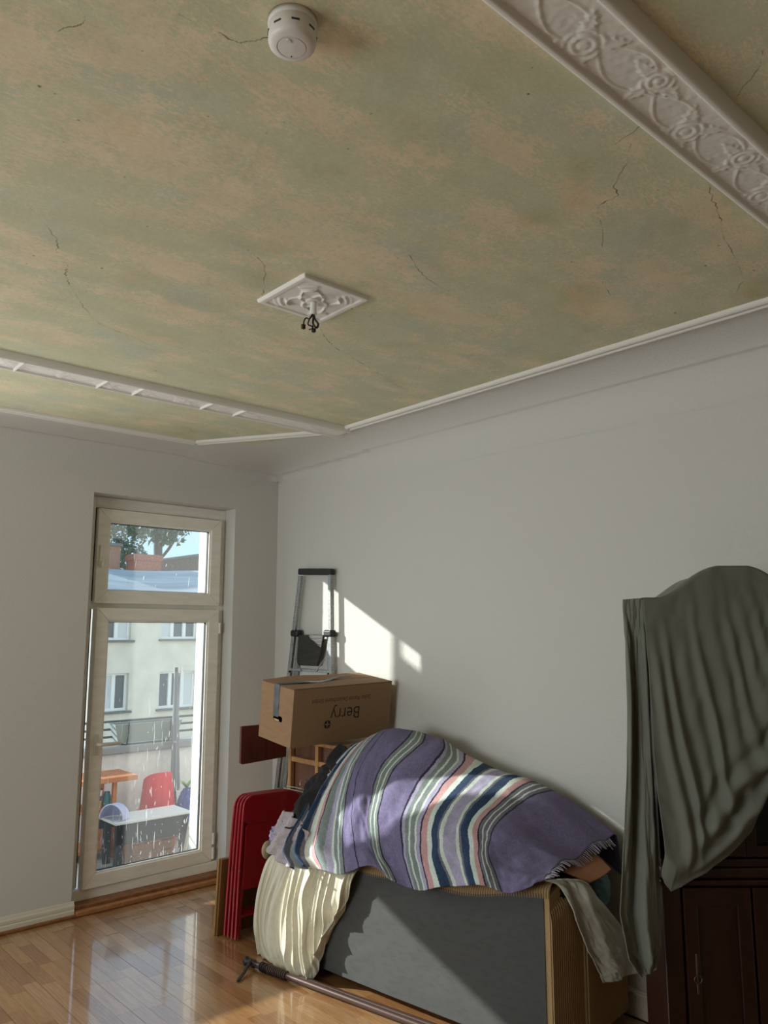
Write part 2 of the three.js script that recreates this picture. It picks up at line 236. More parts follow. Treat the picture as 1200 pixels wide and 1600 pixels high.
{ const s = struct('baseboard_right', null, null, 'dark corner stretch of skirting board along the right wall', 'baseboard'); mesh('board', rbox(X1 - 0.018, X1, 0.001, 0.11, Z0 + 0.03, Z1, 0.004), cream, s); mesh('bead', rbox(X1 - 0.026, X1, 0.09, 0.104, Z0 + 0.03, Z1, 0.005), cream, s); }

// ---------------------------------------------------------------- balcony door
const door = struct('door_1', null, null, 'ageing cream plastic balcony door with a separate top light', 'door');
function frame(x0, y0, x1, y1, w, z0, z1, b = 0.004) { // four mitred profiles
  const d = z1 - z0 - 2 * b, q = [[[x0, y0], [x1, y0], [x1 - w, y0 + w], [x0 + w, y0 + w]], [[x1, y0], [x1, y1], [x1 - w, y1 - w], [x1 - w, y0 + w]], [[x1, y1], [x0, y1], [x0 + w, y1 - w], [x1 - w, y1 - w]], [[x0, y1], [x0, y0], [x0 + w, y0 + w], [x0 + w, y1 - w]]];
  return q.map((p) => boxUV(poly(p, null, d, b).translate(0, 0, z0 + b)));
}
function sash(parent, name, x0, y0, x1, y1, w, zc) { // frame at local z
  const s = new THREE.Group(); s.name = name; parent.add(s);
  mesh('sash_frame', merge(frame(x0, y0, x1, y1, w, zc - 0.03, zc + 0.035)), pvc, s);
  mesh('glazing_bead', merge(frame(x0 + w - 0.004, y0 + w - 0.004, x1 - w + 0.004, y1 - w + 0.004, 0.014, zc + 0.008, zc + 0.024, 0.003)), pvc, s);
  mesh('gasket', merge(frame(x0 + w - 0.004, y0 + w - 0.004, x1 - w + 0.004, y1 - w + 0.004, 0.017, zc - 0.012, zc + 0.010, 0.001)), gasket, s);
  mesh('pane', new THREE.PlaneGeometry(x1 - x0 - 2 * w + 0.004, y1 - y0 - 2 * w + 0.004).translate((x0 + x1) / 2, (y0 + y1) / 2, zc - 0.004), glass, s);
  return s;
}
mesh('outer_frame', merge([rbox(1.838, 1.908, 0.05, 2.44, -4.895, -4.835), rbox(2.786, 2.832, 0.05, 2.44, -4.895, -4.835), rbox(1.908, 2.786, 2.368, 2.44, -4.895, -4.835), rbox(1.84, 2.83, 0.045, 0.106, -4.893, -4.80, 0.006), rbox(1.908, 2.786, 1.735, 1.785, -4.895, -4.838)]), pvc, door);
mesh('outer_jamb', box(2.738, 2.834, 0.0, 2.442, ZO - 0.005, -4.897), std(0xe6e3dc, 0.85), door);
mesh('weather_strip', merge([rbox(1.908, 1.916, 0.11, 2.37, -4.86, -4.842, 0.001), rbox(1.9, 2.79, 2.362, 2.37, -4.862, -4.842, 0.001)]), gasket, door);
const topLight = sash(door, 'top_light', 1.916, 1.770, 2.784, 2.362, 0.075, -4.838);
mesh('latch', merge([rbox(1.93, 1.955, 2.00, 2.13, -4.803, -4.79, 0.005), rbox(1.934, 1.951, 1.99, 2.03, -4.795, -4.772, 0.007)]), pvc, topLight);
const leaf = new THREE.Group(); leaf.name = 'door_leaf'; leaf.position.set(2.79, 0, -4.838); leaf.rotation.y = 0.03; door.add(leaf);
{ const q = sash(leaf, 'leaf', 1.924 - 2.79, 0.108, -0.006, 1.742, 0.076, 0); leaf.remove(q); for (const c of [...q.children]) leaf.add(c); }
mesh('handle', merge([rbox(-0.842, -0.814, 0.865, 0.985, 0.035, 0.046, 0.005), tube([[-0.828, 0.93, 0.042], [-0.828, 0.93, 0.085], [-0.82, 0.93, 0.094], [-0.80, 0.93, 0.096], [-0.70, 0.93, 0.094]], 0.0115, 24, 10)]), std(0xcfc8b8, 0.4), leaf);
mesh('hinge', merge([0.16, 0.25, 1.62].map((y) => new THREE.CylinderGeometry(0.008, 0.008, 0.07, 12).translate(0.0, y, 0.04))), pvc, leaf);
{ // dried drips and splashes on the panes
  const r = rngOf(33), q = (n, x0, x1, y0, y1, z, low) => { const pos = [], idx = []; for (let k = 0; k < n; k++) { const x = lerp(x0, x1, r()), y = lerp(y0, y1, low ? Math.pow(r(), 1.9) : r()), L = r() < 0.45 ? 0.004 + r() * 0.008 : 0.02 + r() * r() * 0.13, w = 0.0005 + r() * 0.0011, bend = (r() - 0.5) * 0.012, ns = 5, o = pos.length / 3; for (let i = 0; i <= ns; i++) { const t = i / ns, ww = w * (0.35 + 0.9 * Math.sin(Math.PI * Math.min(1, t * 0.95 + 0.05))), xx = x + bend * t * t + N2(k, t * 3) * 0.002, yy = Math.max(y0, y - L * t); pos.push(xx - ww, yy, z, xx + ww, yy, z); if (i) { const a = o + (i - 1) * 2; idx.push(a, a + 2, a + 1, a + 1, a + 2, a + 3); } } } const g = new THREE.BufferGeometry(); g.setAttribute('position', new THREE.Float32BufferAttribute(pos, 3)); g.setIndex(idx); g.computeVertexNormals(); return g; };
  const dirt = std(0xf4f4f0, 1, { transmission: 0.5, thickness: 0, side: THREE.DoubleSide });
  mesh('dried_drips', q(260, -0.785, -0.09, 0.19, 1.40, -0.0065, true), dirt, leaf).userData.kind = 'stuff';
  mesh('dried_drips', q(24, 2.0, 2.69, 1.86, 2.27, -4.8445, false), dirt, topLight).userData.kind = 'stuff';
}
{ const s = struct('trim_5', null, null, 'worn wooden threshold below the balcony door', 'threshold'); mesh('step', rbox(1.842, 2.83, 0.001, 0.048, -4.83, -4.712, 0.006), oak, s); mesh('front_strip', rbox(1.858, 2.828, 0.001, 0.03, -4.712, -4.672, 0.008), std(0xffffff, 0.5, { map: woodTex(0xa56f42, 16, 8) }), s); }
// the two windows out of the picture
{
  const a = 0.38, b = 1.29, w = struct('window_2', null, null, 'cream window beside the balcony door, left of the picture', 'window');
  mesh('window_frame', merge([...frame(a, 0.78, b, 2.26, 0.055, -4.895, -4.835), rbox(a + 0.05, b - 0.05, 1.5, 1.60, -4.89, -4.84)]), pvc, w);
  mesh('blind', rbox(a + 0.045, a + 0.60, 1.52, 2.225, -4.834, -4.828, 0.002), cream, w);
  mesh('pane', new THREE.PlaneGeometry(b - a - 0.1, 1.38).translate((a + b) / 2, 1.52, -4.866), glass, w);
  mesh('window_sill', rbox(a, b, 0.781, 0.80, -4.834, -4.706, 0.004), cream, w);
  const v = struct('window_3', null, null, 'wide cream window in the wall left of the picture', 'window'), turn = (g) => g.rotateY(Math.PI / 2).translate(X0 - 0.13, 0, 0);
  mesh('window_frame', turn(merge([...frame(1.2, 0.8, 3.7, 2.3, 0.06, -0.04, 0.03), rbox(2.42, 2.48, 0.86, 2.24, -0.03, 0.02)])), pvc, v);
  mesh('pane', turn(new THREE.PlaneGeometry(2.39, 1.39).translate(2.45, 1.55, 0)), glass, v); mesh('window_sill', rbox(X0 - 0.1, X0 + 0.06, 0.772, 0.802, -3.7, -1.2, 0.006), cream, v);
}
// ---------------------------------------------------------------- OBJECTS
// ---- ceiling fittings
{
  const d = thing('smoke_detector', 'round white smoke detector fixed to the green ceiling', 'smoke detector', [0.80, H, -1.165]);
  const wht = std(0xe2ddd6, 0.45), L = (p, n = 48) => new THREE.LatheGeometry(p.map(([a, b]) => new THREE.Vector2(a, b)), n);
  mesh('base', L([[0, 0], [0.049, 0], [0.049, -0.012], [0.047, -0.014], [0.03, -0.014]]), wht, d);
  mesh('body', L([[0.03, -0.013], [0.0475, -0.0145], [0.0478, -0.045], [0.046, -0.051], [0.041, -0.055], [0.031, -0.0575], [0.0305, -0.0565], [0.027, -0.0565], [0.0265, -0.058], [0, -0.0592]]), wht, d);
  for (let k = 0; k < 8; k++) { const a = k / 8 * 6.283 + 0.3; mesh('vent', rbox(-0.008, 0.008, -0.034, -0.030, -0.001, 0.001, 0.0008).rotateY(0).translate(0, 0, 0.0477).rotateY(a), gasket, d); }
  mesh('test_button', new THREE.CylinderGeometry(0.0045, 0.0045, 0.003, 16).translate(-0.017, -0.0585, 0.012), wht, d);
  mesh('status_light', new THREE.SphereGeometry(0.0015, 8, 6).translate(0.012, -0.0585, -0.02), gasket, d);
}
{
  const d = thing('ceiling_rosette', 'square white stucco rosette in the middle of the green ceiling', 'rosette', [1.622, H, -2.195]);
  const n = 110, pos = [], idx = [], S = 0.148;
  const h = (x, z) => {
    const r = Math.hypot(x, z), a = Math.atan2(z, x), e = S - Math.max(Math.abs(x), Math.abs(z));
    let y = 0.013 * Math.sqrt(clamp(e / 0.006)); if (e > 0.022) y -= 0.004 * sm(0.022, 0.028, e);
    y += 0.006 * sm(0.008, 0.003, Math.abs(r - 0.045 - 0.012 * Math.cos(4 * a))); y += 0.005 * sm(0.007, 0.002, Math.abs(r - 0.078 - 0.020 * Math.cos(4 * a + 3.14))) * sm(0.12, 0.1, r);
    const c = Math.cos(4 * a); y += 0.006 * sm(0.08, 0.1, r) * sm(0.15, 0.13, r) * sm(-0.2, -0.6, c) * (0.6 + 0.4 * Math.cos(r * 260)); y += 0.006 * sm(0.03, 0.026, r); return y;
  };
  for (let i = 0; i <= n; i++) for (let j = 0; j <= n; j++) { const x = lerp(-S, S, i / n), z = lerp(-S, S, j / n), edge = i === 0 || j === 0 || i === n || j === n; pos.push(x, edge ? 0.001 : -h(x, z), z); }
  for (let i = 0; i < n; i++) for (let j = 0; j < n; j++) { const a = i * (n + 1) + j, b = a + n + 1; idx.push(a, b + 1, a + 1, a, b, b + 1); }
  const g = new THREE.BufferGeometry(); g.setAttribute('position', new THREE.Float32BufferAttribute(pos, 3)); g.setIndex(idx); g.computeVertexNormals();
  mesh('plate', g, plaster, d);
  const l = thing('lamp_cable', 'loose black lamp wires hanging out of the ceiling rosette', 'wires', [1.622, H - 0.018, -2.195]);
  mesh('sleeve', new THREE.CylinderGeometry(0.011, 0.013, 0.045, 20).translate(0, -0.0225, 0), plaster, l);
  const wire = (p, r = 0.0026) => mesh('wire', tube(p, r, 40, 7), black, l);
  wire([[0, -0.03, 0], [0.004, -0.06, 0.004], [0.014, -0.082, 0.012], [0.008, -0.096, 0.01], [-0.002, -0.082, 0.004], [0.0, -0.06, 0]], 0.004);
  wire([[0, -0.04, 0], [-0.012, -0.062, -0.006], [-0.02, -0.058, -0.016], [-0.026, -0.07, -0.02], [-0.026, -0.084, -0.022]]);
  wire([[-0.002, -0.04, 0.002], [-0.014, -0.066, -0.004], [-0.016, -0.084, -0.008], [-0.004, -0.09, -0.002], [0.002, -0.10, 0.002]]);
  wire([[-0.002, -0.05, 0], [0.002, -0.075, -0.004], [-0.006, -0.1, 0.002], [-0.012, -0.103, -0.008]], 0.002);
  mesh('terminal_block', rbox(-0.034, -0.020, -0.100, -0.082, -0.028, -0.017, 0.002), std(0x3a3022, 0.6), l); mesh('terminal_block', rbox(-0.004, 0.008, -0.112, -0.098, -0.004, 0.008, 0.002), black, l);
}
// ---- sofa, standing with its back to the room along the right wall
const cord = std(0xb0926a, 0.95, { sheen: 0.4, sheenRoughness: 0.6, sheenColor: new THREE.Color(0xd8bf92) });
const SO = V(2.383, 0, -3.375), SL = V(0.12, 0, 0.993).normalize(), SD = V(0.993, 0, -0.12).normalize(); // length and depth axes
const sofaM = new THREE.Matrix4().makeBasis(SD, V(0, 1, 0), SL).setPosition(SO); // local x depth, y up, z length
{
  const s = thing('sofa', 'low beige corduroy sofa with a dark grey lining on its back', 'sofa');
  const LEN = 1.465, put = (name, g, m) => mesh(name, g.applyMatrix4(sofaM), m, s);
  const lin = new THREE.PlaneGeometry(LEN - 0.05, 0.52, 60, 24), lp = lin.attributes.position;
  for (let i = 0; i < lp.count; i++) { const a = lp.getX(i), b = lp.getY(i); lp.setZ(i, 0.012 * Math.sin((a / LEN + 0.5) * Math.PI) * Math.cos(b * 5) + 0.003 * fbm(a * 3, b * 7, 3)); const top = sm(-0.2, 0.26, b) * (lerp(-0.075, -0.005, a / LEN + 0.5) + 0.055 * sm(0.72, 1, a / LEN + 0.5)); lp.setY(i, b + top); }
  lin.computeVertexNormals(); lin.rotateY(-Math.PI / 2); lin.translate(-0.004, 0.31, LEN / 2);
  put('back_lining', lin, std(0x4e4e4d, 0.9, { map: skin(0xffffff, 26, 1, 1, 4), side: THREE.DoubleSide }));
  // corduroy over back roll, arms: a ribbed profile swept along the length
  const prof = [[0.0, 0.06], [0.0, 0.56], [0.012, 0.60], [0.045, 0.625], [0.09, 0.62], [0.12, 0.58], [0.14, 0.40], [0.16, 0.40], [0.52, 0.40]];
  put('seat_back', boxUV(poly(prof.slice(0, 7).concat([[0.14, 0.06]]), null, LEN - 0.24).translate(0.006, 0, 0.12)), cord);
  put('seat', rbox(0.15, 0.545, 0.10, 0.40, 0.12, LEN - 0.12, 0.03, 4), cord);
  // ribbed roll along the top edge of the back
  { const pos = [], idx = [], nl = 900, nr = 14; for (let i = 0; i <= nl; i++) { const z = i / nl * LEN, rib = 0.0032 * Math.cos(z / 0.0115 * 6.283), hi = lerp(0.515, 0.585, z / LEN) + 0.055 * sm(0.72, 1, z / LEN); for (let j = 0; j <= nr; j++) { const a = -0.35 + j / nr * 3.6, r = 0.042 + rib; pos.push(0.044 - Math.cos(a) * r * 1.15, hi - 0.022 + Math.sin(a) * r, z); } } for (let i = 0; i < nl; i++) for (let j = 0; j < nr; j++) { const a = i * (nr + 1) + j, b = a + nr + 1; idx.push(a, b, b + 1, a, b + 1, a + 1); } const g = new THREE.BufferGeometry(); g.setAttribute('position', new THREE.Float32BufferAttribute(pos, 3)); g.setIndex(idx); g.computeVertexNormals(); put('top_roll', g, std(0xb0926a, 0.95, { side: THREE.DoubleSide })); }
  const top = (d) => (d < 0.1 ? lerp(0.615, 0.645, d / 0.1) : d < 0.45 ? lerp(0.645, 0.42, Math.pow((d - 0.1) / 0.35, 1.25)) : lerp(0.42, 0.36, (d - 0.45) / 0.1));
  for (const [z, dir, k] of [[LEN, 1, 1], [0, -1, 0.88]]) {
    const nx = 480, ny = 18, pos = [], idx = [];
    for (let i = 0; i <= nx; i++) { const d = i / nx * 0.55, inner = d > 0.19; const bulge = 0.02 * Math.sin(clamp(d / 0.19) * Math.PI * 0.5) + (inner ? 0.012 * sm(0.19, 0.21, d) : 0); for (let j = 0; j <= ny; j++) { const t = j / ny, y = lerp(0.05, top(d) * k, t), rib = 0.0055 * Math.cos(d / 0.0125 * 6.283), rnd = 0.05 * Math.pow(sm(0.82, 1, t), 2); pos.push(d, y, z + dir * (rib + bulge - rnd)); } }
    for (let i = 0; i < nx; i++) for (let j = 0; j < ny; j++) { const a = i * (ny + 1) + j, b = a + ny + 1; dir > 0 ? idx.push(a, b, b + 1, a, b + 1, a + 1) : idx.push(a, b + 1, b, a, a + 1, b + 1); }
    const g = new THREE.BufferGeometry(); g.setAttribute('position', new THREE.Float32BufferAttribute(pos, 3)); g.setIndex(idx); g.computeVertexNormals(); put('arm_cover', g, std(0xb0926a, 0.95, { side: THREE.DoubleSide }));
    const pts = [[0.0, 0.05]]; for (let i = 0; i <= 16; i++) pts.push([i / 16 * 0.55, top(i / 16 * 0.55) * k - 0.004]); pts.push([0.55, 0.05]);
    put('arm', boxUV(poly(pts, null, 0.115).translate(0, 0, dir > 0 ? LEN - 0.118 : 0.003)), cord);
  }
  for (const [x, z] of [[0.06, 0.1], [0.06, LEN - 0.1], [0.49, 0.1], [0.49, LEN - 0.1]]) put('foot', new THREE.CylinderGeometry(0.025, 0.02, 0.06, 16).translate(x, 0.03, z), black);
}
// ---- striped blanket over the heap on the sofa
{
  const C = [
    [[2.30, 0.49, -3.20], [2.36, 0.54, -3.34], [2.47, 0.70, -3.35], [2.58, 0.87, -3.33], [2.70, 1.01, -3.26]],
    [[2.36, 0.498, -3.144], [2.40, 0.552, -3.255], [2.50, 0.712, -3.29], [2.60, 0.888, -3.27], [2.72, 1.028, -3.215]],
    [[2.38, 0.507, -2.935], [2.43, 0.615, -3.025], [2.52, 0.755, -3.115], [2.64, 0.929, -3.178], [2.78, 1.069, -3.166]],
    [[2.40, 0.577, -2.77], [2.46, 0.657, -2.894], [2.55, 0.795, -3.02], [2.68, 0.949, -3.10], [2.84, 1.083, -3.098]],
    [[2.42, 0.538, -2.638], [2.48, 0.63, -2.801], [2.56, 0.768, -2.901], [2.70, 0.919, -2.965], [2.90, 1.038, -2.966]],
    [[2.44, 0.527, -2.501], [2.50, 0.648, -2.621], [2.58, 0.773, -2.683], [2.72, 0.891, -2.71], [2.92, 0.974, -2.762]],
    [[2.46, 0.579, -2.328], [2.53, 0.688, -2.455], [2.60, 0.801, -2.494], [2.75, 0.896, -2.504], [2.94, 0.941, -2.553]],
    [[2.48, 0.608, -2.181], [2.55, 0.717, -2.284], [2.63, 0.796, -2.343], [2.78, 0.872, -2.343], [2.97, 0.914, -2.379]],
    [[2.50, 0.607, -2.053], [2.58, 0.699, -2.164], [2.68, 0.775, -2.194], [2.82, 0.825, -2.201], [3.00, 0.846, -2.191]],
    [[2.55, 0.672, -1.932], [2.66, 0.689, -1.959], [2.78, 0.694, -1.977], [2.90, 0.709, -1.979], [3.02, 0.735, -1.976]]];
  for (const c of C) for (let j = 0; j < 3; j++) { const k = [0.986, 0.988, 0.993][j]; c[j] = [c[j][0] * k, 1.6 + (c[j][1] - 1.6) * k, c[j][2] * k]; } // lies clear of the sofa's edge
  for (const c of C) { const e = c[4]; c.push([Math.min(3.12, e[0] + 0.12), e[1] - 0.02, e[2] - 0.005]); c.push([Math.min(3.155, e[0] + 0.2), e[1] - 0.16, e[2] - 0.01]); }
  C[3][5] = [2.98, 1.066, -3.19]; C[4][5] = [3.05, 1.058, -3.085]; C[5][5] = [3.07, 1.005, -2.9]; C[3][6] = [3.12, 0.97, -3.2]; C[4][6] = [3.14, 0.95, -3.08]; C[5][6] = [3.145, 0.88, -2.87]; // second hump by the wall
  const f0 = spline(C), f = (u, v) => {
    const p = f0(u, v), left = sm(0.30, 0.02, u), right = sm(0.8, 0.97, u), front = sm(0.62, 0.05, v);
    const w = left * front * (0.042 * Math.sin(u * 84 + v * 3.0) + 0.008 * Math.sin(u * 150 + v * 9)) + (1 - left) * front * 0.012 * Math.sin(u * 34 - v * 7 + 2 * N2(u * 4, v * 3)) + right * 0.02 * fbm(u * 12, v * 7, 2) * front + 0.006 * fbm(u * 14, v * 9, 2);
    p.x -= w * 0.8; p.y += w * 0.35; p.y += right * 0.012 * Math.sin(v * 21 + u * 9) * sm(0, 0.15, v);
    p.y += 0.03 * Math.exp(-Math.pow((u - 0.42 - v * 0.14) / 0.03, 2)) * sm(0.2, 0.5, v) * sm(0.95, 0.7, v);
    return p;
  };
  const PU = [118, 110, 144], GG = [128, 138, 136], WH = [206, 216, 208], DK = [44, 42, 62], PK = [196, 152, 152], NV = [40, 62, 92], LV = [170, 164, 190], GR = [112, 112, 124];
  const st = [[0, NV], [0.012, GR], [0.026, WH], [0.04, LV], [0.055, WH], [0.064, GR], [0.076, NV], [0.098, GR], [0.106, WH], [0.118, WH], [0.13, PK], [0.152, DK], [0.156, GG], [0.176, LV], [0.19, WH], [0.197, GG], [0.212, WH], [0.219, GG], [0.236, DK], [0.241, PU], [0.288, DK], [0.292, PU], [0.40, DK], [0.405, GG], [0.418, WH], [0.423, GG], [0.437, WH], [0.442, GG], [0.452, DK], [0.457, PU], [0.525, DK], [0.530, LV], [0.538, GG], [0.549, WH], [0.555, GG], [0.57, WH], [0.576, LV], [0.588, DK], [0.593, PK], [0.614, WH], [0.632, NV], [0.657, GR], [0.664, WH], [0.676, LV], [0.712, WH], [0.722, GR], [0.73, NV], [0.757, WH], [0.773, PK], [0.790, DK], [0.795, GR], [0.806, WH], [0.811, GR], [0.824, WH], [0.829, GR], [0.840, DK], [0.845, PU]];
  const map = tex(1024, 256, (u, v, i, j) => { let k = st.length - 1; const uu = u + N2(v * 90, u * 40) * 0.0006; while (k && st[k][0] > uu) k--; const n = N2(i * 0.9, j * 0.23) * 12 + N2(i * 0.25, j * 0.9) * 9 + fbm(u * 30, v * 12, 3) * 6; return st[k][1].map((c) => c + n); });
  const wool = std(0xffffff, 0.95, { map, sheen: 0.5, sheenRoughness: 0.7, bumpMap: tex(256, 256, (u, v, i, j) => 0.5 + 0.3 * Math.sin(i * 1.57) * Math.sin(j * 1.57) + 0.3 * N2(i / 3, j / 3), false, 12, 6), bumpScale: 0.0012 });
  const b = thing('striped_blanket', 'lilac striped woollen blanket with fringe thrown over the heap on the sofa', 'blanket');
  mesh('cloth', sheet(f, 300, 130, 0.005), wool, b);
  const fr = [], r = rngOf(3); for (let k = 0; k < 62; k++) { const v = 0.0 + k / 62 * 0.74, p = f(1, v), q = f(0.99, v), d = p.clone().sub(q).normalize(), L = 0.02 + r() * 0.022, sx = (r() - 0.5) * 0.014; fr.push(tube([[p.x, p.y, p.z], [p.x + d.x * L * 0.5 + sx * 0.4, p.y + d.y * L * 0.5 - 0.002, p.z + d.z * L * 0.5], [p.x + d.x * L + sx, p.y + d.y * L - 0.008, p.z + d.z * L]], 0.0014, 5, 5)); }
  mesh('fringe', merge(fr), std(0xb9b2c4, 0.95), b).userData.kind = 'stuff';
}
// ---- cream sheet hanging over the left end of the sofa back
{
  const G = [
    [[2.42, 0.50, -3.50], [2.345, 0.44, -3.52], [2.30, 0.29, -3.535], [2.29, 0.15, -3.53], [2.30, 0.035, -3.50]],
    [[2.45, 0.55, -3.40], [2.345, 0.485, -3.42], [2.285, 0.30, -3.425], [2.27, 0.13, -3.40], [2.285, 0.012, -3.36]],
    [[2.46, 0.565, -3.28], [2.35, 0.50, -3.29], [2.285, 0.32, -3.29], [2.265, 0.12, -3.27], [2.285, 0.01, -3.22]],
    [[2.47, 0.575, -3.15], [2.36, 0.51, -3.16], [2.30, 0.34, -3.16], [2.275, 0.14, -3.15], [2.295, 0.012, -3.11]],
    [[2.48, 0.585, -3.03], [2.375, 0.52, -3.04], [2.325, 0.38, -3.04], [2.30, 0.19, -3.06], [2.31, 0.06, -3.05]],
    [[2.48, 0.59, -2.93], [2.385, 0.525, -2.92], [2.345, 0.41, -2.925], [2.335, 0.29, -2.97], [2.335, 0.20, -3.01]],
    [[2.49, 0.59, -2.86], [2.39, 0.525, -2.86], [2.365, 0.44, -2.875], [2.36, 0.36, -2.91], [2.35, 0.29, -2.97]]];
  for (const c of G) for (let j = 2; j < 5; j++) { const k = [1.008, 1.014, 1.018][j - 2]; c[j] = [c[j][0] * k, 1.6 + (c[j][1] - 1.6) * k, c[j][2] * k]; }
  const f0 = spline(G), ridge = (q) => 1 - 2 * Math.pow(Math.abs(Math.sin(q)), 0.8), f = (u, v) => { const p = f0(u, v), k = sm(0.04, 0.4, v), q = u - 0.10 * v * v * (u - 0.2) + 0.05 * fbm(u * 2.5, v * 1.3, 2), am = clamp(0.55 + 0.9 * N2(u * 3.1 + 2, v * 1.1), 0.05, 1.3), w = k * (0.015 * am * ridge(q * 21 + 1) + 0.007 * (1.2 - am) * ridge(q * 55 + 0.6 * v) + 0.0015 * ridge(q * 120)) + 0.014 * sm(0.55, 0.8, u) * sm(0.45, 0.75, v) * ridge(v * 9 + u * 7) + 0.012 * fbm(u * 6, v * 5, 2) * sm(0.8, 1, v); p.x -= w; p.z += w * 0.35; p.y = Math.max(p.y, 0.006); return p; };
  tag(mesh('cream_sheet', sheet(f, 320, 110, 0.002), std(0xdcd6bf, 0.95, { map: skin(0xffffff, 10, 1, 1, 8), sheen: 0.1, transmission: 0.12, thickness: 0 })), 'rumpled cream cotton sheet hanging to the floor over the sofa end', 'sheet');
}
// ---- clothes heaped on the left arm of the sofa
const dark = std(0x2c2b2d, 0.95, { sheen: 0.3 }), knit = std(0xffffff, 0.95, { map: tex(256, 256, (u, v, i, j) => { const n = N2(i / 2.2, j / 2.2) * 26 + N2(i / 9, j / 9) * 12; return [176 + n, 166 + n, 170 + n]; }, true, 3, 3) });
{
  const f0 = spline([[[2.71, 1.0, -3.352], [2.64, 0.93, -3.372], [2.57, 0.85, -3.385], [2.49, 0.75, -3.40], [2.42, 0.65, -3.435]], [[2.70, 1.0, -3.315], [2.62, 0.925, -3.32], [2.54, 0.84, -3.335], [2.45, 0.73, -3.35], [2.375, 0.63, -3.375]], [[2.70, 0.99, -3.285], [2.63, 0.90, -3.27], [2.555, 0.80, -3.275], [2.48, 0.70, -3.28], [2.43, 0.62, -3.28]]]);
  const f = (u, v) => { const p = f0(u, v), q = Math.sin(v * 13 + 3 * N2(u * 1.2, v * 2)) * 0.5 + N2(u * 1.6 + 4, v * 2.6), q2 = 1 - Math.abs(N2(u * 4 + 9, v * 6 - 3)) * 1.6, w = 0.022 * q + 0.010 * q2; p.x -= w * 0.8; p.y += w * 0.35; p.z -= w * 0.5; return p; };
  tag(mesh('black_jacket', sheet(f, 70, 130, 0.006), dark), 'crumpled black jacket wedged beside the striped blanket', 'jacket');
}
{
  const f0 = spline([[[2.41, 0.70, -3.44], [2.385, 0.63, -3.455], [2.36, 0.57, -3.475], [2.34, 0.52, -3.50]], [[2.405, 0.695, -3.37], [2.37, 0.62, -3.385], [2.345, 0.56, -3.40], [2.325, 0.50, -3.42]], [[2.41, 0.665, -3.31], [2.375, 0.60, -3.31], [2.345, 0.54, -3.32], [2.32, 0.485, -3.33]], [[2.41, 0.63, -3.25], [2.38, 0.575, -3.24], [2.35, 0.53, -3.25], [2.325, 0.48, -3.25]]]);
  const f = (u, v) => { const p = f0(u, v), w = 0.012 * Math.sin(u * 17 + v * 5) + 0.008 * fbm(u * 6, v * 6, 2); p.x -= w; p.z -= w * 0.5; return p; };
  tag(mesh('grey_cardigan', sheet(f, 70, 50, 0.008, [0.5, 0.5]), knit), 'pale grey knitted cardigan lying on the cream sheet', 'cardigan');
}
tag(mesh('lilac_shirt', crumple([2.45, 0.55, -3.545], [0.05, 0.05, 0.03], 21, 0.5, 3, 36), std(0xb9b4d6, 0.9)), 'small lilac garment poking out behind the grey cardigan', 'shirt');
tag(mesh('beige_slipper', boxUV(new THREE.SphereGeometry(1, 28, 20).scale(0.035, 0.045, 0.02).translate(2.40, 0.485, -3.575)), std(0xa8987a, 0.9)), 'rounded beige slipper tip beside the red chairs', 'slipper');
{
  const h = thing('clothes_hanger', 'white wire clothes hanger sticking out of the black jacket', 'hanger');
  const wm = std(0xd8d4cc, 0.4);
  mesh('wire', tube([[2.43, 0.80, -3.49], [2.47, 0.79, -3.455], [2.52, 0.775, -3.425]], 0.0022, 12, 6), wm, h); mesh('wire', tube([[2.455, 0.805, -3.50], [2.50, 0.795, -3.46], [2.55, 0.78, -3.43]], 0.0022, 12, 6), wm, h);
  mesh('hook', tube([[2.51, 0.79, -3.43], [2.50, 0.815, -3.44], [2.51, 0.835, -3.44], [2.53, 0.838, -3.43], [2.545, 0.825, -3.425]], 0.0018, 20, 6), chrome, h);
}
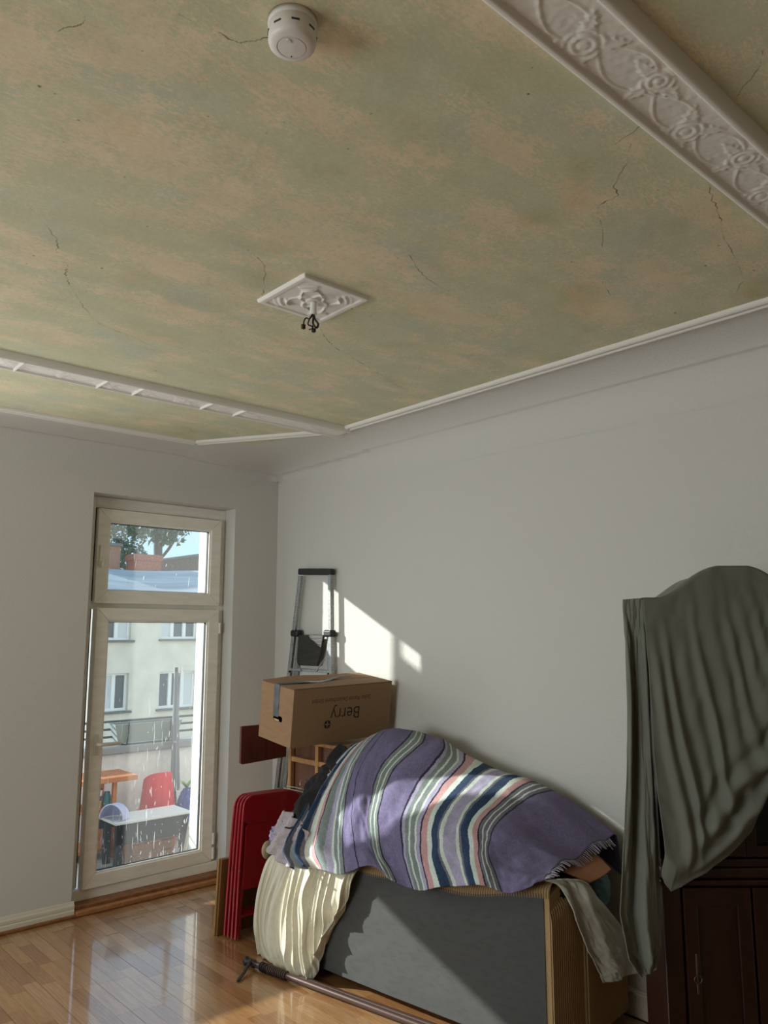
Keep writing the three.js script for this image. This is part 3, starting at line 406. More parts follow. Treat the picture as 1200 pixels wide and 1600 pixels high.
// ---- things on the right of the sofa
{
  const f0 = spline([[[2.56, 0.676, -1.985], [2.60, 0.678, -1.935], [2.66, 0.678, -1.90]], [[2.58, 0.66, -1.93], [2.64, 0.66, -1.90], [2.70, 0.655, -1.88]], [[2.61, 0.56, -1.89], [2.68, 0.55, -1.875], [2.78, 0.56, -1.855]], [[2.68, 0.43, -1.885], [2.77, 0.42, -1.86], [2.885, 0.45, -1.84]], [[2.765, 0.33, -1.89], [2.86, 0.32, -1.862], [2.965, 0.34, -1.84]], [[2.82, 0.255, -1.895], [2.90, 0.26, -1.872], [2.985, 0.265, -1.85]]]);
  const f = (u, v) => { const p = f0(u, v), w = 0.010 * Math.sin(v * 9 + u * 5) * sm(0, 0.3, u) + 0.008 * fbm(u * 5, v * 4, 3); p.z += w + 0.03; p.x -= 0.05 * sm(0.3, 0.0, u); return p; };
  tag(mesh('white_pillowcase', sheet(f, 90, 40, 0.004), std(0xc9c6b6, 0.9, { map: skin(0xffffff, 12, 1, 1, 3) })), 'off-white pillowcase hanging down over the corduroy arm', 'pillowcase');
  const c = spline([[[2.70, 0.667, -2.02], [2.80, 0.672, -2.05], [3.0, 0.69, -2.05]], [[2.70, 0.662, -1.93], [2.82, 0.664, -1.93], [2.95, 0.67, -1.95]], [[2.735, 0.640, -1.86], [2.81, 0.652, -1.85], [2.90, 0.655, -1.87]]]);
  tag(mesh('cardboard_sheet', sheet((u, v) => c(u, v), 24, 24, 0.004), std(0xffffff, 0.85, { map: skin(0xa5714f, 16, 1, 3, 2) })), 'bent brown cardboard sheet under the blanket fringe', 'cardboard');
  tag(mesh('black_bag', crumple([2.735, 0.605, -1.96], [0.10, 0.045, 0.055], 31, 0.25, 2, 40), std(0x17181b, 0.6)), 'flat black bag below the brown cardboard sheet', 'bag');
  tag(mesh('leather_pouch', boxUV(new RoundedBoxGeometry(0.09, 0.045, 0.05, 5, 0.02).rotateZ(-0.35).rotateY(0.5).translate(2.765, 0.572, -1.895)), std(0x4a2c1c, 0.5)), 'dark brown leather pouch tucked next to the pillowcase', 'pouch');
  tag(mesh('teal_cushion', crumple([2.90, 0.555, -1.965], [0.09, 0.085, 0.06], 40, 0.15, 1.6, 40), std(0x5d7a78, 0.9)), 'grey teal cushion behind the green drape', 'cushion');
}
// ---- shelf unit by the wall, with the moving box on it
const pine = std(0xffffff, 0.6, { map: woodTex(0xb58552, 16, 5) }), brown = std(0xffffff, 0.55, { map: woodTex(0x6b4430, 12, 9) });
{
  const s = thing('wooden_shelf', 'small pale wooden shelf unit with a brown back under the moving box', 'shelf', [2.745, 0, -3.90]);
  for (const [x, z] of [[0, 0], [0, 0.26], [0, 0.42], [0.40, 0], [0.40, 0.42]]) mesh('post', rbox(x, x + 0.028, 0, 0.965, z, z + 0.028, 0.003), pine, s);
  for (const y of [0.12, 0.45, 0.855]) { mesh('rail', rbox(0.003, 0.025, y, y + 0.028, 0.028, 0.42, 0.003), pine, s); mesh('shelf_board', rbox(0.04, 0.40, y + 0.004, y + 0.022, 0.021, 0.438, 0.002), brown, s); }
  mesh('top_board', rbox(-0.004, 0.432, 0.965, 0.985, -0.004, 0.452, 0.003), pine, s);
  mesh('back_panel', rbox(0.03, 0.038, 0.02, 0.96, 0.03, 0.42, 0.001), brown, s); mesh('back_panel', rbox(0.03, 0.40, 0.02, 0.96, 0.012, 0.02, 0.001), brown, s);
  mesh('drop_leaf', (() => { const w = 0.30, h = 0.20, r = 0.015, sh = new THREE.Shape(); sh.moveTo(0, r); sh.quadraticCurveTo(0, 0, r, 0); sh.lineTo(w, 0.012); sh.lineTo(w, h); sh.lineTo(0, h); sh.closePath(); return boxUV(new THREE.ExtrudeGeometry(sh, { depth: 0.014, bevelEnabled: true, bevelSize: 0.002, bevelThickness: 0.002, bevelSegments: 2 })).translate(-0.34, 0.875, 0.022); })(), std(0xffffff, 0.5, { map: woodTex(0x5e2c20, 10, 3) }), s).userData.label = 'red-brown leaf with a rounded corner';
}
{ // moving box, tipped forward a little, printed upside down
  const L = 0.69, Hh = 0.299, D = 0.296, b = thing('moving_box', 'brown cardboard moving box with upside-down print and grey tape', 'box', [2.436, 1.0, -3.443]);
  b.rotation.set(0.124, 0.01, 0.02, 'YXZ'); // local x length, y up, -z depth
  const fib = (seed) => tex(256, 256, (u, v, i, j) => { const n = fbm(i / 40 + seed, j / 9, 3) * 7 + N2(i / 2, j / 7) * 4; return [152 + n, 120 + n, 88 + n]; });
  const card = std(0xffffff, 0.9, { map: fib(1), bumpMap: tex(256, 64, (u) => 0.5 + 0.5 * Math.sin(u * 6.283 * 40), false, 4, 1), bumpScale: 0.0006 }), t = 0.006;
  const cv = document.createElement('canvas'); cv.width = 1024; cv.height = 444; const g = cv.getContext('2d');
  g.fillStyle = '#977655'; g.fillRect(0, 0, 1024, 444);
  { const r = rngOf(77); for (let k = 0; k < 2600; k++) { g.fillStyle = `rgba(${r() < 0.5 ? '90,66,44' : '205,170,130'},${0.03 + r() * 0.05})`; g.fillRect(r() * 1024, r() * 444, 6 + r() * 50, 1 + r() * 1.5); } }
  g.save(); g.translate(1024, 444); g.rotate(Math.PI); g.fillStyle = '#1c1510'; // print stands on its head
  g.font = '128px sans-serif'; g.textBaseline = 'alphabetic'; g.fillText('Berry', 338, 268);
  g.font = '46px sans-serif'; g.fillText('Zeller Plastik Deutschland GmbH', 236, 356, 610);
  g.translate(676, 150); g.scale(1.25, 1.25); for (let k = 0; k < 4; k++) { g.rotate(Math.PI / 2); g.beginPath(); g.moveTo(4, 4); g.lineTo(4, 24); g.quadraticCurveTo(24, 24, 24, 4); g.closePath(); g.fill(); } g.fillRect(-2, -30, 4, 12); g.fillRect(-2, 18, 4, 12); g.fillRect(-30, -2, 12, 4); g.fillRect(18, -2, 12, 4); g.restore();
  const pt = new THREE.CanvasTexture(cv); pt.colorSpace = THREE.SRGBColorSpace;
  const front = new THREE.BoxGeometry(L, Hh, t); front.translate(L / 2, Hh / 2, -t / 2); mesh('front_panel', front, std(0xffffff, 0.9, { map: pt }), b);
  mesh('back_panel', box(0, L, 0, Hh, -D, -D + t), card, b); mesh('bottom_panel', box(t, L - t, 0, t, -D + t, -t), card, b); mesh('end_panel', box(L - t, L, 0, Hh, -D + t, -t), card, b);
  const hole = []; for (let i = 0; i < 20; i++) { const a = i / 20 * 6.283; hole.push([0.5 * D + 0.012 + Math.cos(a) * 0.014 + (Math.cos(a) > 0 ? 0.028 : -0.028), 0.128 + Math.sin(a) * 0.015]); }
  mesh('end_panel', boxUV(poly([[0, 0], [D - 2 * t, 0], [D - 2 * t, Hh], [0, Hh]], [hole], t).rotateY(-Math.PI / 2).translate(t, 0, -D + t)), card, b);
  mesh('hand_flap', rbox(0.004, 0.008, 0.100, 0.122, -0.185, -0.125, 0.002), std(0xc8a684, 0.9), b);
  const flap = (z0, z1, sag) => { const q = sheet((u, v) => V(lerp(0, L, u), Hh + 0.003 + sag * Math.sin(u * 3.14) * (z0 < -0.1 ? 1 - v : v) * (0.7 + 0.5 * Math.sin(u * 7)), lerp(z0, z1, v)), 30, 8, 0.004, [2, 1]); return q; };
  mesh('top_flap', flap(-D, -D / 2 - 0.003, 0.010), card, b); mesh('top_flap', flap(-D / 2 + 0.003, 0, -0.004), card, b);
  const tape = std(0x4d5459, 0.35);
  mesh('tape', sheet((u, v) => V(lerp(0.0, 0.52, u), Hh + 0.008 + 0.006 * Math.sin(u * 9) * sm(0.2, 0.5, u) + 0.004 * Math.sin(v * 3), -D / 2 + lerp(0.022, -0.022, v) * (1 - 0.75 * sm(0.45, 0.95, u)) + 0.03 * sm(0.4, 0.8, u) * Math.sin(u * 5)), 50, 6, 0.0006), tape, b);
  mesh('tape', sheet((u, v) => V(-0.002 - 0.001 * Math.sin(u * 12), lerp(Hh + 0.006, 0.135, u), -D / 2 - 0.008 + lerp(0.026, -0.022, v) + 0.006 * u), 20, 6, 0.0006), tape, b);
}
// ---- folded red metal chairs, and boards leaning behind them
{
  const redM = std(0x9c0a1e, 0.32, { clearcoat: 0.6, clearcoatRoughness: 0.2 }), W = 0.385, HH = 0.715;
  const make = () => {
    const c = thing('folding_chair', '', 'chair');
    // back frame: upside-down U of tube, feet on the floor; local origin at the left foot
    const U = (x0, x1, h, r, z) => { const p = [[x0, 0.008, z]]; p.push([x0 + 0.004, h * 0.5, z], [x0 + 0.012, h - r * 1.4, z]); for (let i = 0; i <= 6; i++) { const a = Math.PI - i / 6 * Math.PI / 2; p.push([x0 + 0.014 + r + Math.cos(a) * r, h - r + Math.sin(a) * r, z]); } for (let i = 0; i <= 6; i++) { const a = Math.PI / 2 - i / 6 * Math.PI / 2; p.push([x1 - 0.014 - r + Math.cos(a) * r, h - r + Math.sin(a) * r, z]); } p.push([x1 - 0.012, h - r * 1.4, z], [x1 - 0.004, h * 0.5, z], [x1, 0.008, z]); return tube(p, 0.0085, 90, 8); };
    mesh('back_frame', U(0, W, HH, 0.055, 0), redM, c); mesh('leg_frame', U(0.024, W - 0.024, 0.40, 0.03, -0.008), redM, c);
    const panel = (x0, x1, y0, y1, z, bulge, r) => { const s = new THREE.Shape(); s.moveTo(x0 + r, y0); s.lineTo(x1 - r, y0); s.quadraticCurveTo(x1, y0, x1, y0 + r); s.lineTo(x1, y1 - r); s.quadraticCurveTo(x1, y1, x1 - r, y1); s.lineTo(x0 + r, y1); s.quadraticCurveTo(x0, y1, x0, y1 - r); s.lineTo(x0, y0 + r); s.quadraticCurveTo(x0, y0, x0 + r, y0); return new THREE.ExtrudeGeometry(s, { depth: 0.002, bevelEnabled: true, bevelSize: 0.003, bevelThickness: 0.003, bevelSegments: 2 }).translate(0, 0, z); };
    mesh('backrest', panel(0.010, W - 0.010, 0.575, HH - 0.004, 0.003, 0, 0.05), redM, c); mesh('seat', panel(0.032, W - 0.032, 0.245, 0.57, -0.001, 0, 0.02), redM, c);
    mesh('cross_rod', new THREE.CylinderGeometry(0.006, 0.006, W - 0.02, 10).rotateZ(Math.PI / 2).translate(W / 2, 0.115, 0), redM, c); for (const x of [0.002, W - 0.002]) mesh('pivot', new THREE.CylinderGeometry(0.006, 0.006, 0.01, 10).rotateZ(Math.PI / 2).translate(x, 0.345, 0.004), chrome, c);
    return c;
  };
  const proto = make(), names = ['foremost of the folded red metal chairs, facing the room', 'second of the folded red metal chairs from the front', 'third of the folded red metal chairs from the front', 'rearmost folded red metal chair, next to the leaning boards'];
  for (let k = 0; k < 4; k++) { let c = proto; if (k) { c = proto.clone(); c.name = numbered('folding_chair'); scene.add(c); } c.userData = { label: names[k], category: 'chair', group: 'folded red chairs' }; c.position.set(2.352 - k * 0.004, 0.0005, -3.785 - k * 0.030); c.rotation.set(-0.012 + k * 0.014, 0, -0.035 + k * 0.003); }
  const bd = (x, z, h, m, label, rx) => { const o = mesh('leaning_board', rbox(0, 0.40, 0, h, 0, 0.015, 0.002), m); o.position.set(x, 0.001, z); o.rotation.set(rx, 0, -0.03); tag(o, label, 'board', 'boards behind the red chairs'); };
  bd(2.312, -3.918, 0.385, std(0xffffff, 0.5, { map: woodTex(0x6d4a24, 14, 6) }), 'brown board with pale edge leaning right behind the red chairs', 0.02);
  bd(2.306, -3.937, 0.385, std(0xffffff, 0.5, { map: woodTex(0x9a7442, 14, 1) }), 'paler thin board standing behind the brown leaning board', 0.02);
}
// ---- aluminium stepladder in the corner
{
  const al = std(0xffffff, 0.42, { metalness: 0.85, map: tex(128, 512, (u, v, i, j) => { const n = fbm(i / 5, j / 60, 3) * 14, sp = N2(i / 7, j / 7) > 0.62 || N2(i / 3 + 50, j / 4) > 0.78; return sp ? [232, 232, 228] : [158 + n, 160 + n, 160 + n]; }, true, 4, 2) });
  const s = thing('stepladder', 'paint-spattered aluminium stepladder with black top grip in the corner', 'ladder');
  const A = V(3.15, 0, 0), w = V(0, 0, 1), nrm = V(-1, 0, 0); // stands folded, flat against the right wall
  const P = (a, y, n) => [A.x - n, y, a];
  const lx = (y) => -4.68 + 0.165 * y, rx = (y) => -3.965 - 0.028 * y;
  for (const [f, sgn] of [[lx, 1], [rx, -1]]) {
    mesh('front_rail', merge([bar(P(f(0), 0.002, 0.006), P(f(1.97), 1.97, 0.006), 0.02, 0.03, nrm), bar(P(f(0) + sgn * 0.014, 0.002, 0.017), P(f(1.97) + sgn * 0.014, 1.97, 0.017), 0.010, 0.004, nrm)]), al, s);
    mesh('rear_leg', bar(P(f(0) + sgn * 0.045, 0.002, -0.012), P(f(1.58) + sgn * 0.05, 1.58, -0.012), 0.026, 0.02, nrm), al, s);
    mesh('hinge_cap', new RoundedBoxGeometry(0.05, 0.045, 0.085, 3, 0.014).translate(...P(f(1.585) + sgn * 0.022, 1.585, 0.004)), black, s);
    mesh('stay', bar(P(f(1.40) + sgn * 0.05, 1.43, 0.024), P(f(1.36) + sgn * 0.15, 1.335, 0.022), 0.006, 0.004, nrm), al, s);
    mesh('rivet', new THREE.SphereGeometry(0.008, 10, 8).translate(...P(f(1.3) + sgn * 0.02, 1.33, 0.02)), black, s);
  }
  mesh('top_grip', bar(P(lx(1.985) - 0.014, 2.0, 0.004), P(rx(1.985) + 0.014, 1.978, 0.004), 0.04, 0.042, V(0, 1, 0), 0.008), std(0x232322, 0.6, { map: tex(128, 128, (u, v, i, j) => (N2(i / 4, j / 4) > 0.72 ? [220, 220, 214] : [255, 255, 255])) }), s);
  const tray = sheet((u, v) => { const y = lerp(1.575, 1.375, v), in0 = 0.07 + 0.02 * v * v, q = P(lerp(lx(y) + in0, rx(y) - in0 - 0.05 * v, u), y, 0.012 + 0.004 * Math.sin(u * 6.28)); return V(...q); }, 20, 20, 0.012, [1, 1]);
  mesh('platform', tray, std(0x4c4a47, 0.5, { metalness: 0.6, bumpMap: tex(64, 256, (u, v) => 0.5 + 0.5 * Math.sin(v * 6.283 * 22), false), bumpScale: 0.003 }), s);
  mesh('cross_bar', bar(P(lx(1.345), 1.345, 0.008), P(rx(1.345), 1.345, 0.008), 0.018, 0.02, nrm), al, s);
  for (const y of [0.28, 0.55, 0.82, 1.09]) mesh('step', bar(P(lx(y), y, 0.006), P(rx(y), y, 0.006), 0.035, 0.026, V(0, 1, 0), 0.003), al, s);
}
// ---- curtain rods on the floor
{
  const rodM = std(0x54403a, 0.35, { metalness: 0.35 }), mk = (name, label) => thing(name, label, 'curtain rod', [0, 0, 0], 'curtain rods on the floor');
  const rod = (a, b, label, rings) => {
    const g = mk('curtain_rod', label), A = V(...a), B = V(...b), d = B.clone().sub(A).normalize(), at = (s) => A.clone().addScaledVector(d, s), q = new THREE.Quaternion().setFromUnitVectors(V(0, 1, 0), d), L = A.distanceTo(B);
    const on = (geo, s) => geo.applyQuaternion(q).translate(...at(s).toArray());
    mesh('pole', on(new THREE.CylinderGeometry(0.0135, 0.0135, L, 20), L / 2), rodM, g);
    if (rings) {
      mesh('finial', on(new THREE.LatheGeometry([[0, -0.095], [0.012, -0.094], [0.02, -0.086], [0.02, -0.074], [0.013, -0.066], [0.013, -0.04], [0.017, -0.036], [0.017, -0.022], [0.013, -0.018], [0.0135, 0.0]].map((p) => new THREE.Vector2(...p)), 24), 0.0), std(0x2a2422, 0.4, { metalness: 0.3 }), g);
      for (let k = 0; k < 14; k++) { const t = new THREE.TorusGeometry(0.0185, 0.0032, 8, 24).rotateX(Math.PI / 2 + (R() - 0.5) * 0.25); mesh('curtain_ring', on(t, 0.025 + k * 0.0125), k < 4 ? black : rodM, g); }
    }
    return g;
  };
  rod([2.245, 0.022, -3.405], [2.47, 0.0235, -2.15], 'dark brown curtain rod with rings and a knob end on the floor', true);
  rod([2.322, 0.0135, -3.17], [2.53, 0.0135, -2.10], 'plain dark brown curtain rod lying closest to the sofa', false);
  const pin = mesh('rod_bracket', merge([tube([[2.105, 0.008, -3.355], [2.17, 0.02, -3.40], [2.235, 0.036, -3.45]], 0.008, 12, 10), new THREE.SphereGeometry(0.009, 12, 8).translate(2.105, 0.009, -3.355)]), std(0x2a2422, 0.4)); tag(pin, 'short dark metal peg lying against the knob end of the rod', 'bracket');
}
// ---- dark cabinet standing cornerwise, under a green drape
const KE = V(0.7446, 0, 0.6675), KN = V(-0.6675, 0, 0.7446), KO = V(2.488, 0, -1.415); // width, towards the viewer, front left foot
const kM = new THREE.Matrix4().makeBasis(KE, V(0, 1, 0), KN).setPosition(KO);
{
  const wd = std(0xffffff, 0.35, { map: woodTex(0x2a0f0a, 6, 4), clearcoat: 0.3 }), c = thing('display_cabinet', 'dark mahogany display cabinet mostly hidden under the green drape', 'cabinet');
  const put = (name, g, m = wd, p = c) => mesh(name, g.applyMatrix4(kM), m, p), WW = 0.57;
  put('plinth', rbox(0, WW, 0.0, 0.08, -0.235, 0, 0.006)); put('lower_body', rbox(0.004, WW - 0.004, 0.08, 0.79, -0.235, -0.012, 0.004));
  put('side_stile', rbox(-0.004, 0.055, 0.08, 0.785, -0.03, 0.006, 0.004)); put('side_stile', rbox(WW - 0.055, WW + 0.004, 0.08, 0.785, -0.03, 0.006, 0.004));
  for (const [a, b, kx] of [[0.062, 0.281, 0.095], [0.289, 0.508, 0.475]]) {
    const dr = put('door', boxUV(poly(rect(a, 0.1, b, 0.775), [rect(a + 0.045, 0.15, b - 0.045, 0.72)], 0.018, 0.003).translate(0, 0, -0.012)));
    put('door_panel', rbox(a + 0.035, b - 0.035, 0.14, 0.73, -0.012, -0.002, 0.006), wd, dr);
    put('handle', merge([new THREE.TorusGeometry(0.012, 0.002, 6, 16).translate(kx, 0.50, 0.012), rbox(kx - 0.004, kx + 0.004, 0.455, 0.575, 0.005, 0.010, 0.002)]), std(0x6e6250, 0.4, { metalness: 0.9 }), dr);
  }
  put('waist_moulding', merge([rbox(-0.012, WW + 0.012, 0.783, 0.80, -0.24, 0.016, 0.005), rbox(-0.006, WW + 0.006, 0.80, 0.835, -0.235, 0.006, 0.008), rbox(0, WW, 0.835, 0.86, -0.235, -0.004, 0.004)]));
  put('upper_side', rbox(0, 0.03, 0.86, 1.69, -0.235, -0.01, 0.003)); put('upper_side', rbox(WW - 0.03, WW, 0.86, 1.69, -0.235, -0.01, 0.003)); put('upper_back', rbox(0.03, WW - 0.03, 0.86, 1.69, -0.235, -0.222, 0.002));
  for (const [a, b] of [[0.03, 0.284], [0.286, 0.54]]) { const dr = put('glass_door', boxUV(poly(rect(a, 0.865, b, 1.64), [rect(a + 0.035, 0.90, b - 0.035, 1.60)], 0.018, 0.002).translate(0, 0, -0.03))); put('pane', new THREE.PlaneGeometry(b - a - 0.07, 0.70).translate((a + b) / 2, 1.25, -0.02), glass, dr); put('glazing_bar', rbox((a + b) / 2 - 0.006, (a + b) / 2 + 0.006, 0.90, 1.60, -0.026, -0.014, 0.002), wd, dr); }
  put('cabinet_shelf', rbox(0.03, WW - 0.03, 1.25, 1.265, -0.222, -0.04, 0.002));
  const cr = [[-0.012, 1.64]]; for (let i = 0; i <= 30; i++) { const u = i / 30 * (WW + 0.024) - 0.012; cr.push([u, 1.69 + 0.105 * sm(0.02, 0.24, WW / 2 - Math.abs(u - WW / 2) + 0.0)]); } cr.push([WW + 0.012, 1.64]);
  put('crown', boxUV(poly(cr, null, 0.24).translate(0, 0, -0.235)));
}
{
  const drape = std(0x74766c, 0.9, { map: skin(0xffffff, 8, 3, 3, 1), sheen: 0.25, sheenRoughness: 0.5 }), g = thing('green_drape', 'grey-green jersey cloth draped over the dark cabinet and hanging in folds', 'drape');
  const WW = 0.57, topY = (u) => 1.700 + 0.108 * sm(0.02, 0.24, WW / 2 - Math.abs(u - WW / 2));
  const K = (u, y, n) => V(u, y, n).applyMatrix4(kM), key = [[-0.03, 0.835], [-0.015, 0.80], [0.009, 0.775], [0.052, 0.789], [0.138, 0.835], [0.204, 0.89], [0.272, 0.96], [0.333, 1.067], [0.365, 1.17], [0.39, 1.28], [0.45, 1.36], [0.52, 1.40], [0.6, 1.36]];
  const hem = (u) => { let k = 0; while (k < key.length - 2 && key[k + 1][0] < u) k++; const [a, b] = [key[k], key[k + 1]], t = clamp((u - a[0]) / (b[0] - a[0])); return lerp(a[1], b[1], t); };
  const main = (U, v) => {
    const u = lerp(-0.025, 0.59, Math.pow(U, 1.05));
    if (v < 0.12) { const t = v / 0.12; return K(u, topY(u) + 0.012 * Math.sin(t * 1.57) - 0.05 * (1 - t) * (1 - t), lerp(-0.2, 0.022, t)); }
    const t = (v - 0.12) / 0.88, y0 = topY(u) + 0.012, y1 = hem(u), y = lerp(y0, y1, t), s = u - 0.11 * t * t * sm(0, 0.4, u) + 0.02 * Math.sin(t * 3);
    const fold = (c, w, a, sl) => { const d = (u - c - sl * t - 0.05 * t * t) / w; return a * Math.exp(-d * d); };
    let f = fold(-0.005, 0.016, 0.030, 0.03) + fold(0.035, 0.013, 0.034, 0.035) + fold(0.085, 0.02, 0.018, 0.04) + fold(0.13, 0.014, 0.028, 0.05) + fold(0.19, 0.022, 0.02, 0.05) + fold(0.235, 0.016, 0.022, 0.06) + fold(0.285, 0.02, 0.024, 0.06) + fold(0.335, 0.018, 0.022, 0.05) + fold(0.39, 0.02, 0.02, 0.05) + fold(0.45, 0.024, 0.02, 0.04) + fold(0.52, 0.02, 0.02, 0.03);
    f *= 0.62 * sm(0.02, 0.45, t) * sm(1.02, 0.82, t);
    const sw = 0.018 * sm(0.62, 0.85, t) * Math.sin(t * 46 + u * 10 + 2 * N2(u * 6, t * 2)) * sm(0.03, 0.16, u) * sm(1.0, 0.95, t), belly = 0.045 * sm(0.1, 0.8, t) * sm(1.0, 0.9, t) + 0.02 * t;
    return K(u + 0.01 * Math.sin(t * 9 + u * 20) * t, y, 0.024 + f + sw + belly + 0.004 * fbm(u * 9, t * 5, 2));
  };
  const left = [[-0.075, 1.709], [-0.083, 1.57], [-0.104, 1.252], [-0.133, 0.946], [-0.158, 0.709], [-0.136, 0.575], [-0.095, 0.516]], right = [[0.012, 1.715], [-0.005, 1.57], [-0.014, 1.2], [-0.012, 0.9], [-0.018, 0.69], [-0.022, 0.61], [-0.048, 0.54]];
  const LR = (c, t) => { const f = t * (c.length - 1), i = Math.min(c.length - 2, Math.floor(f)); return [0, 1].map((k) => lerp(c[i][k], c[i + 1][k], f - i)); };
  const tail = (U, v) => { const a = LR(left, v), b = LR(right, v), u = lerp(a[0], b[0], U), y = lerp(a[1], b[1], U); const bot = sm(0.9, 1, v), amp = 0.02 * sm(0.02, 0.35, v) * (1 - 0.85 * bot); const n = -0.012 - 0.03 * (1 - U) * sm(0.3, 0, v) + amp * (Math.sin(U * 9.5 + 0.6 + 1.8 * v) + 0.4 * Math.sin(U * 19 - v * 4)) + 0.05 * sm(0, 0.5, v) + 0.004 * fbm(U * 5, v * 8, 2); return K(u, y, n); };
  mesh('cloth', merge([sheet(main, 220, 150, 0.003, [2, 3]), sheet(tail, 80, 150, 0.003, [0.6, 3])]), drape, g);
}
// ---- balcony
{
  const conc = std(0xffffff, 0.9, { map: skin(0xb9b7b0, 18, 1, 1, 6) }), wht = std(0xffffff, 0.85, { map: skin(0xeceaea, 8, 1, 1, 2) }), grey = std(0x8f9397, 0.6), iron = std(0x5a5d5e, 0.5, { metalness: 0.5 });
  const b = struct('balcony', null, null, 'concrete balcony with a white parapet and grey coping outside the door', 'balcony');
  mesh('slab', box(0.0, 3.9, -0.2, -0.03, -6.34, ZO), conc, b); mesh('parapet', box(0.0, 3.9, -0.03, 0.635, -6.32, -6.22), wht, b); mesh('coping', rbox(0.0, 3.9, 0.636, 0.70, -6.36, -6.18, 0.012), grey, b); mesh('side_wall', box(3.8, 3.9, -0.03, 0.9, -6.22, ZO), wht, b);
  for (const y of [0.76, 0.82, 0.88]) mesh('rail', new THREE.CylinderGeometry(0.009, 0.009, 3.9, 10).rotateZ(Math.PI / 2).translate(1.95, y, -6.30), iron, b);
  for (const x of [0.6, 1.5, 2.4, 3.5]) mesh('post', rbox(x - 0.012, x + 0.012, 0.69, 0.9, -6.312, -6.288, 0.003), iron, b);
  const p = thing('planter_box', 'empty grey planter trough hung on the balcony rail', 'planter', [2.975, 0.715, -6.26]);
  { const s = (y, a, c) => [[-a, y, -c], [a, y, -c], [a, y, c], [-a, y, c]], o = [...s(0, 0.245, 0.05), ...s(0.15, 0.29, 0.085), ...s(0.15, 0.278, 0.073), ...s(0.02, 0.235, 0.042)], idx = [0, 1, 2, 0, 2, 3, 12, 14, 13, 12, 15, 14]; for (let k = 0; k < 3; k++) for (let i = 0; i < 4; i++) { const a = k * 4 + i, c = k * 4 + (i + 1) % 4; idx.push(a, a + 4, c + 4, a, c + 4, c); } const g = new THREE.BufferGeometry(); g.setAttribute('position', new THREE.Float32BufferAttribute(o.flat(), 3)); g.setIndex(idx); const g2 = g.toNonIndexed(); g2.computeVertexNormals(); mesh('trough', g2, std(0x929c9a, 0.7, { side: THREE.DoubleSide }), p); mesh('soil', rbox(-0.25, 0.25, 0.08, 0.105, -0.055, 0.055, 0.01), std(0x4a4238, 1), p); for (const x of [-0.18, 0.18]) mesh('bracket', tube([[x, -0.012, -0.05], [x, -0.008, 0.06], [x, 0.08, 0.09], [x, 0.165, 0.095]], 0.005, 16, 6), iron, p); }
  const wb = std(0xffffff, 0.6, { map: woodTex(0xc27a4a, 16, 4) }), k = thing('balcony_shelf', 'low orange wooden shelf rack standing on the balcony', 'rack', [0, -0.03, 0]);
  mesh('top_board', rbox(1.85, 2.70, 0.535, 0.57, -6.10, -5.76, 0.004), wb, k); mesh('lower_board', rbox(1.90, 2.56, 0.33, 0.352, -6.06, -5.80, 0.003), wb, k); mesh('bottom_board', rbox(1.90, 2.56, 0.06, 0.082, -6.06, -5.80, 0.003), wb, k);
  for (const [x, z] of [[1.92, -6.06], [2.53, -6.06], [1.92, -5.83], [2.53, -5.83]]) mesh('leg', rbox(x, x + 0.03, 0, 0.535, z, z + 0.03, 0.003), wb, k);
  const cyl = (r0, r1, h, n = 28) => new THREE.CylinderGeometry(r0, r1, h, n).translate(0, h / 2, 0);
  const t1 = thing('paint_tub', 'white tub with a blue and yellow label on the balcony rack', 'tub', [2.425, 0.3235, -5.87]); mesh('body', cyl(0.05, 0.042, 0.13), std(0xe8e4da, 0.5), t1); mesh('blue_label', new THREE.CylinderGeometry(0.0485, 0.0465, 0.035, 28, 1, true).translate(0, 0.068, 0), std(0x3a3f9a, 0.5, { side: THREE.DoubleSide }), t1); mesh('yellow_label', new THREE.CylinderGeometry(0.0455, 0.0435, 0.03, 28, 1, true).translate(0, 0.03, 0), std(0xd9c64a, 0.5, { side: THREE.DoubleSide }), t1); mesh('rim', new THREE.TorusGeometry(0.05, 0.003, 8, 28).rotateX(Math.PI / 2).translate(0, 0.13, 0), std(0x555f5a, 0.5), t1);
  tag(mesh('teal_jar', new THREE.LatheGeometry([[0, 0], [0.028, 0], [0.031, 0.01], [0.031, 0.07], [0.022, 0.09], [0.02, 0.105], [0, 0.105]].map((q) => new THREE.Vector2(...q)), 24).translate(2.515, 0.3235, -5.87), std(0x4f8f94, 0.4)), 'small teal jar beside the white tub on the balcony', 'jar');
  const tb = thing('balcony_table', 'low dark table with a white top on the balcony', 'table', [0, -0.029, 0]);
  mesh('table_top', rbox(2.41, 2.99, 0.30, 0.318, -5.74, -5.46, 0.004), std(0xe9e6e2, 0.5), tb); mesh('apron', merge([rbox(2.43, 2.97, 0.16, 0.30, -5.50, -5.48, 0.002), rbox(2.40, 2.97, 0.24, 0.30, -5.72, -5.70, 0.002)]), std(0x2f3032, 0.7), tb); for (const [x, z] of [[2.43, -5.52], [2.92, -5.52], [2.43, -5.72], [2.92, -5.72]]) mesh('leg', rbox(x, x + 0.05, 0, 0.30, z, z + 0.04, 0.004), std(0x3c3d3f, 0.7), tb);
